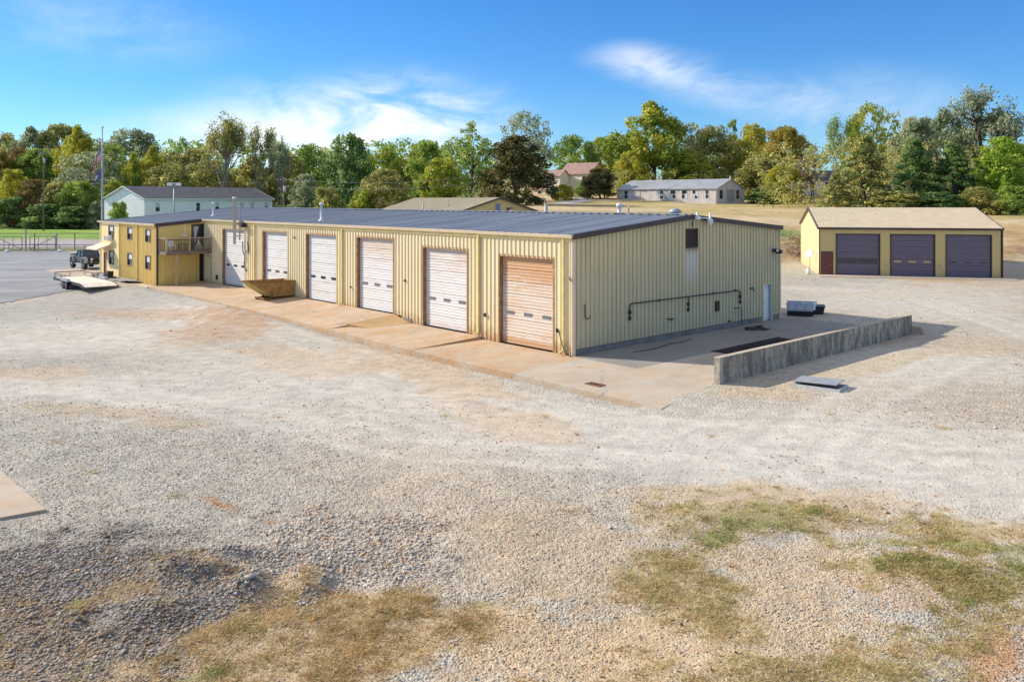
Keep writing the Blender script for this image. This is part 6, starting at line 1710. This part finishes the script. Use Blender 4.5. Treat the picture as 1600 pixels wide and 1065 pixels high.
thicket('undergrowth', 260, (-140, -92), (196, 214), 6, (0.9, 1.7), 'dark', 5)
thicket('undergrowth', 260, (-50, 0), (176, 196), 5, (0.9, 1.6), 'dark', 6)
thicket('undergrowth', 240, (26, 66), (205, 222), 6, (0.8, 1.6), 'olive', 8)
thicket('undergrowth', 420, (46, 112), (144, 162), 12, (0.7, 1.7), 'olive', 9)
# heap of dead brush on the bank left of the garage
rg = np.random.default_rng(3); bb = MB()
for i in range(240):
    x, y = 31.2 + rg.random() * 4.6, 93.5 + rg.random() * 6
    x += (y - 96) * 0.3
    z = gz(x, y) + rg.random() ** 1.5 * 0.9
    d = rg.normal(size=3) * np.array([1, 1, 0.45]); d = d / np.linalg.norm(d) * (0.4 + rg.random() * 0.9)
    bb.beam((x, y, z), (x + d[0], y + d[1], z + d[2]), 0.045)
tag(bb.build('brush_pile', M['dry_brush']), 'heap of dead brush on the bank left of the purple doored garage', 'brush pile')

# ------------------------------------------------------------------ loose stone and grass near the camera
def scatter(n, y0, y1, rg):
    """points spread evenly over the part of the yard between two distances from the camera"""
    y = np.sqrt(rg.random(n) * (y1 ** 2 - y0 ** 2) + y0 ** 2)
    x = (rg.random(n) * 2 - 1) * (y * 0.64 + 0.8)
    return x, y
def stone_mat():
    m, t, b = new_mat('loose_stone')
    c = t.add('ShaderNodeAttribute', attribute_name='tint').outputs['Color']
    t.put(b.inputs['Base Color'], c); b.inputs['Roughness'].default_value = 0.85; b.inputs['Specular IOR Level'].default_value = 0.25
    return m
M['stone'] = stone_mat()
def stones(name, n, y0, y1, smin, smax, seed, chance=None):
    rg = np.random.default_rng(seed)
    x, y = scatter(n, y0, y1, rg)
    tint, st, dry, green = ground_layers(x, y)
    lx, ly = to_local(x, y)
    ok = (rg.random(n) < st ** 1.6 * 0.95 + 0.02) & ~((ly > -4.6) & (lx < 8.4) & (ly < 18.5))
    band = (ly > -4.33) & (ly < -3.75 - 0.3 * rg.random(n)) & (lx > -33) & (lx < 8.0)
    ok |= band & (rg.random(n) < 0.22 * fbm(x, y, 0.8, 3, 90) * sstep(ly, -3.6, -4.3))
    if chance is not None: ok &= rg.random(n) < chance(x, y)
    px_, py_ = 800 + FOC * x / y, HOR + FOC * CAMH / y
    ok &= ~((px_ < 78) & (py_ > 730) & (py_ < 812) & (px_ < 80 - np.abs(py_ - 795) * 0.6))
    x, y, tint, st = x[ok], y[ok], tint[ok], st[ok]; n = len(x)
    lx, ly = lx[ok], ly[ok]
    on = (ly > -4.34) & (ly < -3.4) & (lx > -33) & (lx < 8.2)
    slab_z = np.interp(lx, JX[::-1], OUTZ[::-1]) + (ly + 4.35) * 0.03 + 0.004
    z = np.where(on, slab_z, terrain(x, y))
    s = (smin + (smax - smin) * rg.random(n) ** 3.0) * (0.8 + 0.55 * sstep(st, 0.6, 0.95))
    base = np.array([(1, 0, 0), (0, 1, 0), (-1, 0, 0), (0, -1, 0), (0.1, 0.1, 0.75), (0, 0, -0.6)], float)
    V = base[None] * (0.65 + 0.7 * rg.random((n, 6, 1))) + rg.normal(size=(n, 6, 3)) * 0.18
    V *= s[:, None, None] * np.stack([np.ones(n), 0.55 + 0.45 * rg.random(n), 0.5 + 0.4 * rg.random(n)], 1)[:, None, :] * 0.62
    a = rg.random(n) * 6.283; ca, sa = np.cos(a), np.sin(a)
    X = V[:, :, 0] * ca[:, None] - V[:, :, 1] * sa[:, None]; Yv = V[:, :, 0] * sa[:, None] + V[:, :, 1] * ca[:, None]
    V = np.stack([X + x[:, None], Yv + y[:, None], V[:, :, 2] + (z + s * 0.12)[:, None]], 2).reshape(-1, 3)
    tri = np.array([(0, 1, 4), (1, 2, 4), (2, 3, 4), (3, 0, 4), (1, 0, 5), (2, 1, 5), (3, 2, 5), (0, 3, 5)])
    f = (np.arange(n)[:, None, None] * 6 + tri[None]).reshape(-1, 3)
    br = 0.86 + 0.40 * rg.random(n)
    warm = (rg.random(n) < 0.16)[:, None]
    grey = np.array((0.46, 0.425, 0.38))
    col = np.where(rg.random(n)[:, None] < 0.5, tint * 0.55 + grey * 0.45, tint) * br[:, None]
    col = np.where(warm, col * np.array((1.12, 0.80, 0.55)), col)
    me = np_mesh(name, V, f, M['stone'], {'tint': np.repeat(np.clip(col, 0, 0.75), 6, 0)})
    return tag(put(name, me), kind='stuff')
stones('gravel', 75000, 11.0, 17.5, 0.022, 0.072, 1)
stones('gravel', 70000, 17.5, 26.0, 0.028, 0.075, 2)
stones('gravel', 30000, 26.0, 38.0, 0.035, 0.08, 3)
stones('rocks', 9000, 12.0, 27.0, 0.06, 0.17, 7, lambda x, y: np.where((x > 2.5) & (fbm(x, y, 0.5, 3, 71) > 0.5), 0.30, 0.012))
def grass_mat():
    m, t, b = new_mat('grass_blade')
    c = t.add('ShaderNodeAttribute', attribute_name='tint').outputs['Color']
    t.put(b.inputs['Base Color'], c); b.inputs['Roughness'].default_value = 0.7
    tr = t.add('ShaderNodeBsdfTranslucent', i_Color=c); mx = t.add('ShaderNodeMixShader', i_0=0.3)
    t.l.new(b.outputs[0], mx.inputs[1]); t.l.new(tr.outputs[0], mx.inputs[2]); t.l.new(mx.outputs[0], t.n['Material Output'].inputs[0])
    return m
M['grass'] = grass_mat()
def grass(name, nclump, y0, y1, hmin, hmax, seed, per=70):
    """separate tufts: clump centres are drawn where grass grows, blades crowd round each centre and lie every way"""
    rg = np.random.default_rng(seed)
    cx, cy = scatter(nclump * 14, y0, y1, rg)
    _, _, dry, green = ground_layers(cx, cy)
    tuft = sstep(fbm(cx, cy, 1.5, 4, 60), 0.43, 0.60)
    ok = rg.random(len(cx)) < 0.25 * np.maximum(dry * (0.22 + 0.5 * tuft), green * (0.10 + 0.45 * tuft)) + 0.0004
    cx, cy, dry, green = cx[ok], cy[ok], dry[ok], green[ok]; n = len(cx)
    rad = 0.03 + 0.15 * rg.random(n) ** 2.5
    k = np.maximum((per * (rad / 0.13)).astype(int), 8); idx = np.repeat(np.arange(n), k); N = len(idx)
    X = cx[idx] + rg.normal(size=N) * rad[idx]; Y = cy[idx] + rg.normal(size=N) * rad[idx]; Z = terrain(X, Y)
    h = (hmin + (hmax - hmin) * rg.random(N) ** 1.8) * (0.6 + 0.8 * rg.random(n))[idx]
    a = rg.random(N) * 6.283; lean = rg.normal(size=(N, 2)) * 1.25
    w = (0.005 + 0.006 * rg.random(N)) * np.clip(Y / 14, 1, 1.8)
    dx, dy = np.cos(a) * w, np.sin(a) * w
    p0 = np.stack([X - dx, Y - dy, Z - 0.005], 1); p1 = np.stack([X + dx, Y + dy, Z - 0.005], 1)
    p2 = np.stack([X + lean[:, 0] * h, Y + lean[:, 1] * h, Z + h * 0.75 + 0.004], 1)
    V = np.stack([p0, p1, p2], 1).reshape(-1, 3); f = np.arange(N * 3).reshape(-1, 3)
    pal = np.array([(0.52, 0.36, 0.15), (0.43, 0.28, 0.10), (0.32, 0.235, 0.09), (0.56, 0.43, 0.23)])
    c = pal[rg.integers(0, 4, n)]
    ol = ((cx > 2) & (rg.random(n) < 0.6))[:, None]
    c = np.where(ol, np.array((0.40, 0.34, 0.13)) * (0.75 + 0.5 * rg.random(n))[:, None], c)
    isg = (rg.random(n) < green * 0.5 + 0.01)[:, None]
    c = np.where(isg, np.array((0.27, 0.29, 0.08)) * (0.7 + 0.6 * rg.random(n))[:, None], c)
    c = np.repeat(c[idx] * (0.9 + 0.6 * rg.random(N))[:, None], 3, 0)
    return tag(put(name, np_mesh(name, V, f, M['grass'], {'tint': np.clip(c, 0, 0.7)})), kind='stuff')
grass('dry_grass', 5600, 11.0, 17.5, 0.02, 0.085, 4)
grass('dry_grass', 5200, 17.5, 28.0, 0.03, 0.10, 5, 55)
def litter(name, n, y0, y1, seed):
    """fallen leaves blown into drifts over the yard"""
    rg = np.random.default_rng(seed)
    x, y = scatter(n, y0, y1, rg)
    lx, ly = to_local(x, y)
    ok = (rg.random(n) < sstep(fbm(x, y, 0.35, 4, 81), 0.42, 0.62) * 0.9 + 0.05) & ~((ly > -0.1) & (ly < 18) & (lx < 0.1))
    ok &= ~((ly > -4.6) & (lx < 8.4) & (ly < 18.5))
    x, y = x[ok], y[ok]; n = len(x); z = terrain(x, y) + 0.015
    s = (0.022 + 0.025 * rg.random(n)) * np.clip(y / 26, 1, 1.5); a = rg.random(n) * 6.283
    u = np.stack([np.cos(a), np.sin(a), rg.normal(size=n) * 0.4], 1) * s[:, None]; v = np.stack([-np.sin(a), np.cos(a), rg.normal(size=n) * 0.4], 1) * (s * 0.7)[:, None]
    p = np.stack([x, y, z], 1)
    V = np.stack([p - u, p - v, p + u, p + v], 1).reshape(-1, 3)
    pal = np.array([(0.40, 0.23, 0.10), (0.36, 0.21, 0.11), (0.48, 0.33, 0.15), (0.30, 0.20, 0.12), (0.5, 0.38, 0.24)])
    c = np.repeat(pal[rg.integers(0, 5, n)] * (0.7 + 0.6 * rg.random(n))[:, None], 4, 0)
    return tag(put(name, np_mesh(name, V, np.arange(n * 4).reshape(-1, 4), M['stone'], {'tint': c})), kind='stuff')
litter('fallen_leaves', 4200, 11.0, 30.0, 91)
litter('fallen_leaves', 2600, 30.0, 75.0, 92)
